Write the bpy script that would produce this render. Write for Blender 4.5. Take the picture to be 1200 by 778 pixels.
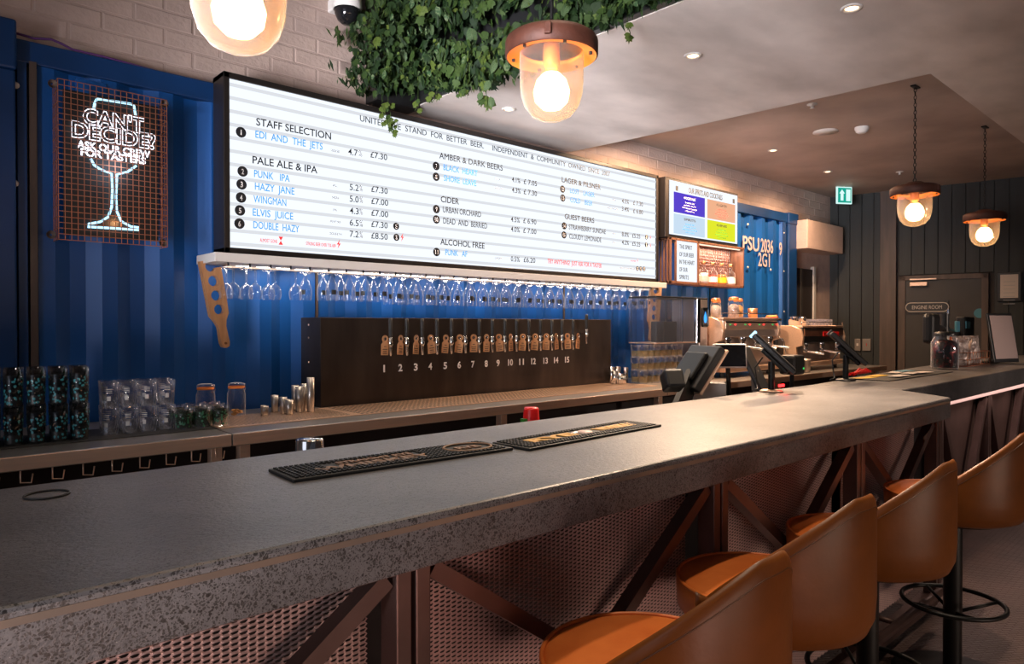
import bpy, bmesh, math, random
import numpy as np
from mathutils import Vector, Matrix
random.seed(7)
S = bpy.context.scene
COL = S.collection
PI = math.pi
for o in list(bpy.data.objects): bpy.data.objects.remove(o)

# ---------------------------------------------------------------- camera
FPX, YAW, PITCH, CH = 822.0, math.radians(47.5), math.radians(.587), 1.4
vv = Vector((math.cos(YAW), math.sin(YAW), 0)); rr = Vector((math.sin(YAW), -math.cos(YAW), 0)); uu = Vector((0, 0, 1))
FW = vv * math.cos(PITCH) - uu * math.sin(PITCH); UP = uu * math.cos(PITCH) + vv * math.sin(PITCH)
cd = bpy.data.cameras.new('camera'); cam = bpy.data.objects.new('camera', cd); COL.objects.link(cam)
cd.sensor_fit = 'HORIZONTAL'; cd.sensor_width = 36; cd.lens = FPX / 1200 * 36; cd.clip_start = .05
R3 = Matrix((rr, UP, -FW)).transposed()
cam.matrix_world = Matrix.Translation((0, 0, CH)) @ R3.to_4x4()
S.camera = cam
S.view_settings.view_transform = 'Standard'; S.view_settings.look = 'None'
S.view_settings.gamma = 1; S.view_settings.use_curve_mapping = False
S.view_settings.exposure = 0.0
S.cycles.transparent_max_bounces = 40
S.cycles.max_bounces = 8
S.cycles.sample_clamp_indirect = 4

def at(px, py, ax, val):
    d = FW + rr * ((px - 600) / FPX) - UP * ((py - 389) / FPX)
    i = 'XYZ'.index(ax); c = Vector((0, 0, CH)); return c + d * ((val - c[i]) / d[i])

# ---------------------------------------------------------------- world and large lights
W = bpy.data.worlds.new('world'); S.world = W; W.use_nodes = True
bg = W.node_tree.nodes['Background']; bg.inputs[0].default_value = (.62, .66, .80, 1); bg.inputs[1].default_value = .06

def light(name, kind, loc, power, color=(1, 1, 1), size=.1, target=None, spot=None, blend=.6, sy=None):
    l = bpy.data.lights.new(name, kind); l.energy = power; l.color = color
    if kind == 'AREA':
        l.size = size
        if sy: l.shape = 'RECTANGLE'; l.size_y = sy
    else: l.shadow_soft_size = size
    if kind == 'SPOT': l.spot_size = math.radians(spot or 70); l.spot_blend = blend
    o = bpy.data.objects.new(name, l); COL.objects.link(o); o.location = loc
    if target is not None:
        o.rotation_euler = (Vector(target) - Vector(loc)).to_track_quat('-Z', 'Y').to_euler()
    return o
WARM = (1, .62, .33); SOFTWARM = (1, .80, .62)
# daylight from the street windows behind the viewer, then added unseen fill lights
light('unseen_area_light', 'AREA', (-2.35, 1.3, 2.3), 24, (.78, .85, 1), 2.6, (2.6, 3.0, 1.7), sy=2.2)
light('unseen_area_light', 'AREA', (2.0, -3.0, .45), 7, (1, .74, .58), 3.2, (2.2, 1.2, .40), sy=.5).data.spread = math.radians(60)  # unseen low front light, added to brighten the mesh bar front
light('unseen_area_light', 'AREA', (.1, -1.6, .30), 3.2, (1, .62, .52), .7, (.7, 1.2, .40), sy=.3).data.spread = math.radians(60)  # unseen low pink light, added to redden the near mesh
w_ = light('unseen_area_light', 'AREA', (-1.6, 1.1, 1.35), 66, (.94, .92, .96), 2.0, (3.6, 3.4, 3.0), sy=1.2); w_.data.spread = math.radians(42)  # unseen uplight, added to brighten the ceiling soffit
# downlights of the high ceiling, outside the frame
for x_, y_, p_ in ((.6, 1.5, 60), (1.9, 1.45, 110), (1.3, .55, 90), (2.4, .6, 90), (1.2, 3.0, 60), (2.2, 3.0, 70)):
    light('spot_beam', 'SPOT', (x_, y_, 4.2), p_, (1, .80, .60), .04, (x_, y_, 0), 62, .8)

light('spot_beam', 'SPOT', (6.9, -2.4, 2.0), 260, (1, .78, .64), .04, (6.2, 1.3, 1.0), 46, .9)  # unseen frontal spot, added to brighten the far bar face
light('spot_beam', 'SPOT', (4.2, .4, 2.9), 90, (1, .78, .6), .04, (3.6, .8, .5), 70, .8)
# ---------------------------------------------------------------- materials
MATS = {}
def nt(m):
    m.use_nodes = True; return m.node_tree
def mat(name, col, rough=.5, metal=0, var=0, vscale=8, bump=0, bscale=40, emit=None, estr=0, col2=None, spec=None, stretch=None, coat=0, thr=None, det=4):
    m = bpy.data.materials.new(name); t = nt(m); n = t.nodes; L = t.links.new; b = n['Principled BSDF']
    b.inputs['Base Color'].default_value = (*col, 1); b.inputs['Roughness'].default_value = rough; b.inputs['Metallic'].default_value = metal
    if spec is not None: b.inputs['Specular IOR Level'].default_value = spec
    if coat: b.inputs['Coat Weight'].default_value = coat; b.inputs['Coat Roughness'].default_value = .2
    tc = n.new('ShaderNodeTexCoord'); src = tc.outputs['Object']
    if stretch:
        mp = n.new('ShaderNodeMapping'); mp.inputs['Scale'].default_value = stretch; L(src, mp.inputs[0]); src = mp.outputs[0]
    if var or col2:
        no = n.new('ShaderNodeTexNoise'); no.inputs['Scale'].default_value = vscale; no.inputs['Detail'].default_value = det; L(src, no.inputs[0])
        rp = n.new('ShaderNodeValToRGB'); lo, hi = thr or (.3, .7); rp.color_ramp.elements[0].position = lo; rp.color_ramp.elements[1].position = hi
        c2 = col2 or tuple(min(1, c * (1 + var)) for c in col); c1 = col if col2 else tuple(c * (1 - var) for c in col)
        rp.color_ramp.elements[0].color = (*c1, 1); rp.color_ramp.elements[1].color = (*c2, 1)
        L(no.outputs['Fac'], rp.inputs[0]); L(rp.outputs[0], b.inputs['Base Color'])
    if bump:
        nb = n.new('ShaderNodeTexNoise'); nb.inputs['Scale'].default_value = bscale; nb.inputs['Detail'].default_value = 5; L(src, nb.inputs[0])
        bu = n.new('ShaderNodeBump'); bu.inputs['Strength'].default_value = bump; bu.inputs['Distance'].default_value = .01
        L(nb.outputs['Fac'], bu.inputs['Height']); L(bu.outputs[0], b.inputs['Normal'])
    if emit: b.inputs['Emission Color'].default_value = (*emit, 1); b.inputs['Emission Strength'].default_value = estr
    return m
def emat(name, col, s):
    m = bpy.data.materials.new(name); t = nt(m); t.nodes.clear()
    e = t.nodes.new('ShaderNodeEmission'); e.inputs[0].default_value = (*col, 1); e.inputs[1].default_value = s
    o = t.nodes.new('ShaderNodeOutputMaterial'); t.links.new(e.outputs[0], o.inputs[0]); return m
def gmat(name, tint=(.97, .98, 1), f=1.45, rough=.03, base=.08, haze=.05, edge=.4):
    m = bpy.data.materials.new(name); t = nt(m); n = t.nodes; n.clear(); L = t.links.new
    tr = n.new('ShaderNodeBsdfTransparent'); tr.inputs[0].default_value = (*tint, 1)
    gl = n.new('ShaderNodeBsdfGlossy'); gl.inputs['Roughness'].default_value = rough
    lw = n.new('ShaderNodeLayerWeight'); lw.inputs[0].default_value = .35
    ma = n.new('ShaderNodeMath'); ma.operation = 'MULTIPLY_ADD'; ma.inputs[1].default_value = .75; ma.inputs[2].default_value = base
    L(lw.outputs['Facing'], ma.inputs[0])
    pw = n.new('ShaderNodeMath'); pw.operation = 'POWER'; pw.inputs[1].default_value = 1.6; L(ma.outputs[0], pw.inputs[0]); pw.use_clamp = True
    mx = n.new('ShaderNodeMixShader'); L(pw.outputs[0], mx.inputs[0]); L(tr.outputs[0], mx.inputs[1]); L(gl.outputs[0], mx.inputs[2])
    df = n.new('ShaderNodeBsdfDiffuse'); df.inputs[0].default_value = (.9, .9, .95, 1); hz = n.new('ShaderNodeMixShader'); e3 = n.new('ShaderNodeMath'); e3.operation = 'POWER'; e3.inputs[1].default_value = 3; L(lw.outputs['Facing'], e3.inputs[0]); e4 = n.new('ShaderNodeMath'); e4.operation = 'MULTIPLY_ADD'; e4.inputs[1].default_value = edge; e4.inputs[2].default_value = haze; L(e3.outputs[0], e4.inputs[0]); L(e4.outputs[0], hz.inputs[0]); L(mx.outputs[0], hz.inputs[1]); L(df.outputs[0], hz.inputs[2])  # white diffuse rim stands in for bright reflections at the glass edges
    o = n.new('ShaderNodeOutputMaterial'); L(hz.outputs[0], o.inputs[0]); return m

def frosted(name, col, f):
    m = gmat(name, (1, .93, .85), base=.14, rough=.15); t = m.node_tree; n = t.nodes; L = t.links.new
    o = [x for x in n if x.type == 'OUTPUT_MATERIAL'][0]; src = o.inputs[0].links[0].from_socket
    tl = n.new('ShaderNodeBsdfTranslucent'); tl.inputs[0].default_value = (*col, 1)
    no = n.new('ShaderNodeTexNoise'); no.inputs['Scale'].default_value = 22; no.inputs['Detail'].default_value = 6
    mu = n.new('ShaderNodeMath'); mu.operation = 'MULTIPLY'; mu.inputs[1].default_value = f * 2; L(no.outputs['Fac'], mu.inputs[0])
    mx = n.new('ShaderNodeMixShader'); L(mu.outputs[0], mx.inputs[0]); L(src, mx.inputs[1]); L(tl.outputs[0], mx.inputs[2]); L(mx.outputs[0], o.inputs[0]); return m
def concrete_bar():
    m = mat('bar_concrete', (.108, .102, .105), .38, 0, var=.3, vscale=4, bump=.12, bscale=120)
    t = m.node_tree; n = t.nodes; L = t.links.new; b = n['Principled BSDF']
    src = b.inputs['Base Color'].links[0].from_socket
    tc = n.new('ShaderNodeTexCoord'); prev = src
    wn = n.new('ShaderNodeTexNoise'); wn.inputs['Scale'].default_value = 60; L(tc.outputs['Object'], wn.inputs[0])
    wa = n.new('ShaderNodeVectorMath'); wa.operation = 'MULTIPLY_ADD'; wa.inputs[1].default_value = (.014, .014, .014); L(wn.outputs['Color'], wa.inputs[0]); L(tc.outputs['Object'], wa.inputs[2])
    ge = n.new('ShaderNodeNewGeometry'); sx = n.new('ShaderNodeSeparateXYZ'); L(ge.outputs['True Normal'], sx.inputs[0])
    gate = n.new('ShaderNodeMapRange'); gate.inputs['From Min'].default_value = .3; gate.inputs['From Max'].default_value = .9; gate.inputs['To Min'].default_value = 1.15; gate.inputs['To Max'].default_value = .85; L(sx.outputs[2], gate.inputs['Value'])
    for sc, thr, colr in ((170, .27, (.022, .02, .02)), (330, .30, (.035, .032, .032)), (80, .04, (.30, .28, .26)), (90, .15, (.012, .010, .010))):
        v = n.new('ShaderNodeTexVoronoi'); v.inputs['Scale'].default_value = sc; L(wa.outputs[0], v.inputs['Vector'])
        no = n.new('ShaderNodeTexNoise'); no.inputs['Scale'].default_value = sc * .22; L(tc.outputs['Object'], no.inputs[0])
        lt = n.new('ShaderNodeMath'); lt.operation = 'MULTIPLY'; lt.inputs[1].default_value = thr * 2.1; L(no.outputs['Fac'], lt.inputs[0])
        l2 = n.new('ShaderNodeMath'); l2.operation = 'MULTIPLY'; L(lt.outputs[0], l2.inputs[0]); L(gate.outputs[0], l2.inputs[1])
        cmp = n.new('ShaderNodeMath'); cmp.operation = 'LESS_THAN'; L(v.outputs['Distance'], cmp.inputs[0]); L(l2.outputs[0], cmp.inputs[1])
        mx = n.new('ShaderNodeMix'); mx.data_type = 'RGBA'; L(cmp.outputs[0], mx.inputs['Factor']); L(prev, mx.inputs['A']); mx.inputs['B'].default_value = (*colr, 1); prev = mx.outputs['Result']
    L(prev, b.inputs['Base Color']); return m
def tread_floor():
    m = mat('floor_brown', (.10, .062, .054), .42, .1, var=.3, vscale=3)
    t = m.node_tree; n = t.nodes; L = t.links.new; b = n['Principled BSDF']
    tc = n.new('ShaderNodeTexCoord'); br = n.new('ShaderNodeTexBrick'); br.inputs['Scale'].default_value = 1
    br.inputs['Brick Width'].default_value = .05; br.inputs['Row Height'].default_value = .018; br.inputs['Mortar Size'].default_value = .004; br.inputs['Mortar Smooth'].default_value = .6
    mp = n.new('ShaderNodeMapping'); mp.inputs['Rotation'].default_value = (0, 0, .6); L(tc.outputs['Object'], mp.inputs[0]); L(mp.outputs[0], br.inputs['Vector'])
    bu = n.new('ShaderNodeBump'); bu.inputs['Strength'].default_value = .9; bu.inputs['Distance'].default_value = .012; bu.invert = True
    L(br.outputs['Fac'], bu.inputs['Height']); L(bu.outputs[0], b.inputs['Normal'])
    return m
M = dict(
    amberrefl=gmat('amber_reflection', (.95, .78, .42), base=.05, haze=.06, edge=.1),
    steeltop=mat('brushed_steel_top', (.42, .39, .37), .33, .9, var=.08, vscale=9, bump=.03, bscale=60, stretch=(.4, 5, 5)),
    edgeline=mat('worn_edge_highlight', (.10, .075, .06), .5, 0, col2=(.19, .12, .08), vscale=7),  # worn trim, with the bevel's warm highlight painted into its tan
    blue=mat('container_blue', (.003, .075, .29), .42, .1, var=.25, vscale=2.5, bump=.06, bscale=14, stretch=(1, 1, .35)),
    bluedark=mat('container_blue_frame', (.003, .036, .135), .42, .1, var=.2, vscale=3, bump=.05, bscale=20),
    brick=mat('painted_brick', (.52, .39, .34), .7, var=.08, vscale=6, bump=.5, bscale=35),
    brick2=mat('painted_brick_darker', (.50, .375, .33), .72, var=.08, vscale=6, bump=.5, bscale=30),  # slightly darker bricks, picked at random
    mortar=mat('painted_mortar', (.48, .36, .315), .8, var=.1, vscale=10, bump=.3),
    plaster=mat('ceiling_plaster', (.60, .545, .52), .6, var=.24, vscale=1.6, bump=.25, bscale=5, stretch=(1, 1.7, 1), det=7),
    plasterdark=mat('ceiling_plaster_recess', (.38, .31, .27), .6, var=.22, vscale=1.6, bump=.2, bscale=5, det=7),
    plank=mat('black_board', (.013, .017, .019), .55, var=.3, vscale=3, bump=.2, bscale=30, stretch=(6, 6, .5)),
    brown=mat('brown_wood', (.075, .05, .04), .5, var=.3, vscale=3, bump=.1, stretch=(5, 5, .6)),
    doorgrey=mat('door_grey', (.028, .025, .024), .5, var=.1),
    conc=concrete_bar(), floor=tread_floor(),
    steelframe=mat('powder_brown_steel', (.12, .072, .063), .42, .6, var=.15, vscale=10),
    meshm=mat('expanded_metal', (.60, .41, .38), .40, .4, var=.25, vscale=4),
    back=mat('bar_backing', (.018, .013, .013), .7),
    black=mat('black_plastic', (.012, .012, .013), .38),
    rubber=mat('black_rubber', (.014, .014, .014), .6, var=.2, vscale=90),
    blackmetal=mat('black_metal', (.010, .010, .010), .4, .4),
    frame=mat('board_frame', (.014, .011, .010), .35),
    stain=mat('stainless', (.90, .62, .45), .30, .65, var=.06, vscale=14, bump=.03, bscale=60, stretch=(.3, 6, 6)),
    chrome=mat('chrome', (.75, .74, .74), .12, 1),
    bronze=mat('tap_panel_steel', (.060, .045, .038), .40, .75, var=.35, vscale=3, bump=.04, bscale=12, stretch=(2, 2, .5)),
    white=mat('white_paint', (.75, .72, .70), .5),
    offwhite=mat('off_white', (.62, .58, .55), .5),
    wood=mat('oak', (.40, .18, .075), .45, col2=(.56, .29, .13), vscale=6, stretch=(7, 7, .8), bump=.05),
    darkwood=mat('walnut', (.11, .045, .025), .45, col2=(.2, .09, .05), vscale=6, stretch=(7, 7, .8)),
    ply=mat('plywood_tag', (.50, .24, .10), .55, col2=(.62, .32, .15), vscale=20),
    leather=mat('brown_leather', (.095, .029, .005), .40, col2=(.23, .070, .012), vscale=5, bump=.05, bscale=70, thr=(.25, .75)),
    seat=mat('orange_leather', (.60, .13, .022), .40, col2=(.74, .20, .04), vscale=9, bump=.08, bscale=60),
    piping=mat('leather_piping', (.10, .035, .010), .38),
    rust=mat('rust_metal', (.065, .018, .009), .6, .2, var=.3, vscale=14, bump=.2, bscale=60),
    orange=mat('orange_ring', (.85, .26, .05), .5, .1),
    glass=gmat('clear_glass', (.985, .985, 1), haze=.012, edge=.8), lampglass=frosted('lamp_glass', (1, .74, .48), .065),
    pint=gmat('pint_glass', (.92, .93, .97), base=.10, haze=.012, edge=.4),
    amber=mat('amber_print', (.55, .36, .08), .4),
    darkglass=gmat('printed_glass_dark', (.45, .48, .52), base=.08, haze=.0, edge=.15),
    text=mat('black_letter', (.012, .012, .014), .5), tblue=mat('blue_letter', (.02, .16, .4), .5, emit=(.02, .34, .9), estr=.7),
    tgrey=mat('grey_letter', (.35, .36, .38), .5), tred=mat('red_letter', (.8, .04, .04), .5, emit=(.9, .03, .03), estr=.4),
    twhite=mat('white_letter', (.82, .78, .76), .5), cyan=mat('teal_print', (.03, .22, .26), .5), green=mat('green_print', (.02, .13, .06), .5),
    gold=mat('gold_rubber_print', (.50, .27, .04), .55), tan=mat('tan_rubber_print', (.22, .13, .08), .6),
    leaf=mat('ivy_leaf', (.012, .027, .006), .6, col2=(.034, .060, .014), vscale=3),
    leafdark=mat('dark_leaf', (.006, .017, .006), .6, col2=(.012, .025, .007), vscale=5),
    leaflight=mat('light_leaf', (.035, .06, .01), .6, col2=(.07, .095, .018), vscale=8),
    leafvar=mat('variegated_leaf', (.02, .05, .018), .6, col2=(.085, .11, .055), vscale=70, thr=(.48, .56)),
    red=mat('red_plastic', (.70, .012, .012), .3), greenp=mat('green_plastic', (.05, .3, .04), .4), yellow=mat('yellow_plastic', (.75, .45, .02), .5),
    blued=emat('blue_display', (.06, .35, 1), 1.6), redled=emat('red_lamp', (1, .02, .02), 6), greenled=emat('green_lamp', (.05, .8, .15), 1), whitescr=emat('small_screen', (.6, .8, 1), 1),
    screen=emat('lightbox', (.86, .92, 1.0), 1.12), rail=emat('lightbox_rail', (.74, .765, .81), 1),
    neon=emat('neon_blue', (.42, .78, 1), 2.0), neonw=emat('neon_white', (.92, .90, 1), 2.2),
    bulb=emat('bulb', (1, .62, .28), 14), spotglow=emat('downlight_glow', (1, .66, .36), 9), warmstrip=emat('warm_strip', (1, .74, .56), 1.5),
    purple=emat('purple_tile', (.105, .06, .62), 1), peach=emat('peach_tile', (.90, .46, .27), 1), ice=emat('ice_tile', (.60, .75, .90), 1), lime=emat('lime_tile', (.78, .83, .03), 1),
    exitg=emat('exit_green', (.01, .42, .32), .9), exitw=emat('exit_white', (.7, 1, .95), 1),
    foil=mat('foil_bag', (.75, .64, .60), .35, .25, col2=(.16, .11, .10), vscale=25, bump=1, bscale=25), darkfoil=mat('dark_foil', (.03, .028, .03), .3, .6, col2=(.2, .03, .03), vscale=30, bump=1, bscale=30, thr=(.5, .65)),
    liqred=mat('red_spirit', (.55, .03, .02), .15, emit=(.6, .03, .02), estr=.25), liqamb=mat('amber_spirit', (.45, .10, .02), .15, emit=(.5, .1, .02), estr=.2), liqpale=mat('pale_spirit', (.6, .5, .5), .15),
    purplewire=mat('purple_wire', (.10, .03, .16), .5), paper=mat('paper', (.55, .50, .46), .7), copper=mat('copper_wire', (.42, .17, .10), .4, .7), 
    pale=mat('pale_panel', (.55, .42, .40), .4), bluepaper=mat('blue_paper', (.05, .2, .28), .6), chips=mat('wood_discs', (.6, .34, .12), .6),
    blackpanel=mat('sign_backing', (.008, .007, .008), .5),
    steel2=mat('machine_steel', (.55, .46, .41), .33, .7, var=.1), dome=mat('smoked_dome', (.01, .01, .012), .08),
    copperlid=mat('copper_lid', (.65, .30, .16), .3, .8), socket=mat('steel_switch_plate', (.25, .22, .2), .4, .6),
)

M['leather'].node_tree.nodes['Principled BSDF'].inputs['Specular IOR Level'].default_value = .28
for k_ in ('leaf', 'leafdark', 'leaflight', 'leafvar'): M[k_].node_tree.nodes['Principled BSDF'].inputs['Specular IOR Level'].default_value = .12
# ---------------------------------------------------------------- mesh builder
class MB:
    def __init__(s): s.v = []; s.f = []; s.sm = []
    def add(s, vs, fs, smooth=False):
        k = len(s.v); s.v += [tuple(v) for v in vs]; s.f += [tuple(i + k for i in f) for f in fs]; s.sm += [smooth] * len(fs); return s
    def box(s, x0, x1, y0, y1, z0, z1, mt=None):
        vs = [Vector((x, y, z)) for x in (x0, x1) for y in (y0, y1) for z in (z0, z1)]
        if mt: vs = [mt @ v for v in vs]
        return s.add(vs, [(0, 1, 3, 2), (4, 6, 7, 5), (0, 4, 5, 1), (2, 3, 7, 6), (0, 2, 6, 4), (1, 5, 7, 3)])
    def bbox(s, x0, x1, y0, y1, z0, z1, b=.004, mt=None, seg=2):
        bm = bmesh.new(); bmesh.ops.create_cube(bm, size=1)
        for v in bm.verts: v.co = Vector(((x0 + x1) / 2 + v.co.x * (x1 - x0), (y0 + y1) / 2 + v.co.y * (y1 - y0), (z0 + z1) / 2 + v.co.z * (z1 - z0)))
        bmesh.ops.bevel(bm, geom=bm.edges[:], offset=b, segments=seg, affect='EDGES', profile=.5)
        bm.verts.index_update(); vs = [mt @ v.co if mt else v.co.copy() for v in bm.verts]; fs = [[v.index for v in f.verts] for f in bm.faces]; bm.free()
        return s.add(vs, fs)
    def lathe(s, prof, c=(0, 0, 0), n=20, mt=None, close=False):
        vs = []; fs = []
        for r, z in prof:
            for i in range(n):
                a = 2 * PI * i / n; v = Vector((c[0] + r * math.cos(a), c[1] + r * math.sin(a), c[2] + z)); vs.append(mt @ v if mt else v)
        for j in range(len(prof) - 1):
            for i in range(n):
                k = (i + 1) % n; fs.append((j * n + i, j * n + k, (j + 1) * n + k, (j + 1) * n + i))
        s.add(vs, fs, True); return s
    def cyl(s, a, b, r, r2=None, n=12, cap=True):
        a = Vector(a); b = Vector(b); r2 = r if r2 is None else r2; d = (b - a).normalized(); q = d.orthogonal().normalized(); w = d.cross(q)
        vs = [a + (q * math.cos(2 * PI * i / n) + w * math.sin(2 * PI * i / n)) * r for i in range(n)] + [b + (q * math.cos(2 * PI * i / n) + w * math.sin(2 * PI * i / n)) * r2 for i in range(n)]
        s.add(vs, [(i, (i + 1) % n, n + (i + 1) % n, n + i) for i in range(n)], True)
        if cap: s.add(vs[:n], [tuple(range(n))[::-1]]); s.add(vs[n:], [tuple(range(n))])
        return s
    def tube(s, pts, r, n=8, closed=False):
        P = [Vector(p) for p in pts]; m = len(P); vs = []; prev = None
        for i, p in enumerate(P):
            a = P[(i - 1) % m] if (closed or i) else P[0]; b = P[(i + 1) % m] if (closed or i < m - 1) else P[-1]
            d = (b - a).normalized()
            q = (prev - d * prev.dot(d)).normalized() if prev is not None else d.orthogonal().normalized(); prev = q; w = d.cross(q)
            vs += [p + (q * math.cos(2 * PI * k / n) + w * math.sin(2 * PI * k / n)) * r for k in range(n)]
        fs = []
        for i in range(m if closed else m - 1):
            j = (i + 1) % m
            for k in range(n): fs.append((i * n + k, i * n + (k + 1) % n, j * n + (k + 1) % n, j * n + k))
        if not closed: fs += [tuple(range(n))[::-1], tuple(range((m - 1) * n, m * n))]
        return s.add(vs, fs, True)
    def quad(s, a, b, c, d): return s.add([a, b, c, d], [(0, 1, 2, 3)])
    def bar(s, a, b, w, d, nrm):   # rectangular bar a->b, width w in plane, depth d along nrm
        a = Vector(a); b = Vector(b); nrm = Vector(nrm).normalized(); t = (b - a).normalized(); q = t.cross(nrm).normalized() * w / 2; e = nrm * d / 2
        vs = [p + sx * q + sy * e for p in (a, b) for sx in (-1, 1) for sy in (-1, 1)]
        return s.add(vs, [(0, 1, 3, 2), (4, 6, 7, 5), (0, 4, 5, 1), (2, 3, 7, 6), (0, 2, 6, 4), (1, 5, 7, 3)])
    def build(s, name, m, parent=None, kind=None, smooth=None):
        me = bpy.data.meshes.new(name); me.from_pydata([tuple(v) for v in s.v], [], s.f)
        me.polygons.foreach_set('use_smooth', s.sm if smooth is None else [smooth] * len(s.f))
        bm = bmesh.new(); bm.from_mesh(me); bmesh.ops.recalc_face_normals(bm, faces=bm.faces[:]); bm.to_mesh(me); bm.free()
        me.materials.append(M[m] if isinstance(m, str) else m)
        o = bpy.data.objects.new(name, me); COL.objects.link(o)
        if parent: o.parent = parent
        if kind: o['kind'] = kind
        return o
def empty(name, loc=(0, 0, 0), rz=0):
    o = bpy.data.objects.new(name, None); COL.objects.link(o); o.location = loc; o.rotation_euler = (0, 0, rz); o.empty_display_size = .1; return o
def tag(o, label, cat, group=None):
    o['label'] = label; o['category'] = cat
    if group: o['group'] = group
    return o
def thing(name, label, cat, loc=(0, 0, 0), rz=0, group=None): return tag(empty(name, loc, rz), label, cat, group)
def struct(o): o['kind'] = 'structure'; return o
KIDS = {}
def kids(o): return [c for c in bpy.data.objects if c.parent == o]
def dup(proto_tree, loc, rz=0, label=None, group=None, scale=None):
    """proto_tree = (root, [(part, [subparts])])"""
    root, parts = proto_tree
    r = root.copy(); COL.objects.link(r); r.location = loc; r.rotation_euler = (0, 0, rz)
    if scale: r.scale = scale
    if label: r['label'] = label
    if group: r['group'] = group
    for p, subs in parts:
        c = p.copy(); COL.objects.link(c); c.parent = r
        for q in subs:
            d = q.copy(); COL.objects.link(d); d.parent = c
    return r
def tree(root): return (root, [(p, kids(p)) for p in kids(root)])
def mesh_from_curve(c, name, m, parent, mtx, kind=None):
    o = bpy.data.objects.new('tmp', c); COL.objects.link(o)
    dg = bpy.context.evaluated_depsgraph_get(); me = bpy.data.meshes.new_from_object(o.evaluated_get(dg)); bpy.data.objects.remove(o)
    me.transform(mtx); me.materials.clear(); me.materials.append(M[m]); me.name = name
    q = bpy.data.objects.new(name, me); COL.objects.link(q)
    if parent: q.parent = parent
    if kind: q['kind'] = kind
    return q
def plate(outline, holes, th, name, m, parent, mtx, bevel=0):
    c = bpy.data.curves.new('c', 'CURVE'); c.dimensions = '2D'; c.fill_mode = 'BOTH'; c.extrude = th / 2; c.bevel_depth = bevel; c.bevel_resolution = 1
    for pts in [outline] + holes:
        sp = c.splines.new('POLY'); sp.points.add(len(pts) - 1); sp.use_cyclic_u = True
        for i, p in enumerate(pts): sp.points[i].co = (p[0], p[1], 0, 1)
    return mesh_from_curve(c, name, m, parent, mtx)
def circ(cx, cy, r, n=20, ry=None): return [(cx + r * math.cos(2 * PI * i / n), cy + (ry or r) * math.sin(2 * PI * i / n)) for i in range(n)]
# standing plane facing -Y: local x->X, y->Z, z->-Y
def XZ(x, y, z, rot=0): return Matrix.Translation((x, y, z)) @ Matrix.Rotation(PI / 2, 4, 'X') @ Matrix.Rotation(rot, 4, 'Z')
def text(body, name, m, parent, mtx, cap=.04, width=None, bold=0, ext=.0012, outline=0, align='LEFT', space=1):
    c = bpy.data.curves.new('t', 'FONT'); c.body = body; c.size = 1; c.extrude = ext / 2 / max(cap, 1e-6) * .7; c.offset = 0 if 'M' in body and not outline else bold + .002; c.space_character = space; c.resolution_u = 3
    if outline: c.fill_mode = 'NONE'; c.bevel_depth = outline; c.extrude = 0; c.bevel_resolution = 1
    o = bpy.data.objects.new('tmp', c); COL.objects.link(o); bpy.context.view_layer.update()
    dg = bpy.context.evaluated_depsgraph_get(); me = bpy.data.meshes.new_from_object(o.evaluated_get(dg)); bpy.data.objects.remove(o)
    co = np.empty(len(me.vertices) * 3); me.vertices.foreach_get('co', co); co = co.reshape(-1, 3)
    x0, x1 = co[:, 0].min(), co[:, 0].max(); sc = cap / .74; sx = sc if width is None else width / (x1 - x0)
    if align == 'CENTER': off = -(x0 + x1) / 2
    else: off = -x0
    me.transform(mtx @ Matrix.Diagonal((sx, sc, sc, 1)) @ Matrix.Translation((off, 0, 0)))
    me.materials.clear(); me.materials.append(M[m]); me.name = name
    q = bpy.data.objects.new(name, me); COL.objects.link(q)
    if parent: q.parent = parent
    return q

# ================================================================ SETTING
WY = 4.15      # container face
BY = 4.25      # brick wall face
ZA, ZB = 2.93, 3.19
struct(MB().box(-2.5, 11.5, -4.0, 4.6, -.06, 0).build('floor', 'floor'))
# brick wall: mortar backing and individual bricks
wall = struct(MB().box(-2.5, 10.2, BY + .008, 4.6, 0, 4.3).build('wall_back', 'mortar'))
bl, bh, gap = .31, .098, .009
bricks = {}
def brick(x0, x1, z, mm):
    x0 = x0 + gap / 2; x1 = x1 - gap / 2
    key = (round(x1 - x0, 3), mm)
    if key not in bricks:
        w = x1 - x0
        b = MB(); b.add([(0, 0, 0), (w, 0, 0), (w, 0, bh - gap), (0, 0, bh - gap), (.006, -.004, .005), (w - .006, -.004, .005), (w - .006, -.004, bh - gap - .005), (.006, -.004, bh - gap - .006)], [(4, 5, 6, 7), (0, 1, 5, 4), (1, 2, 6, 5), (2, 3, 7, 6), (3, 0, 4, 7)])
        o = b.build('brick', mm, wall); bricks[key] = o
    else:
        o = bricks[key].copy(); COL.objects.link(o)
    o.location = (x0, BY + .008 + random.uniform(-.0015, .0025), z + gap / 2)
zr = 2.78; r = 0
while zr < 4.0:
    xs = 0.0 - (r % 2) * bl / 2
    while xs < 9.9:
        mid = xs + bl / 2
        left = mid < 2.75 and zr < 3.78 - .0 * mid and zr < 3.0 + .22 * mid + .12
        right = mid > 4.5 and zr < 3.15 and zr > 2.70
        if (left or right): brick(xs, min(xs + bl, 9.9), zr, random.choice(('brick', 'brick', 'brick2')))
        xs += bl
    zr += bh; r += 1
# wall left of the container and end opening
struct(MB().box(-2.6, -2.5, -4, 4.6, 0, 4.3).build('wall_left', 'offwhite'))
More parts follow.
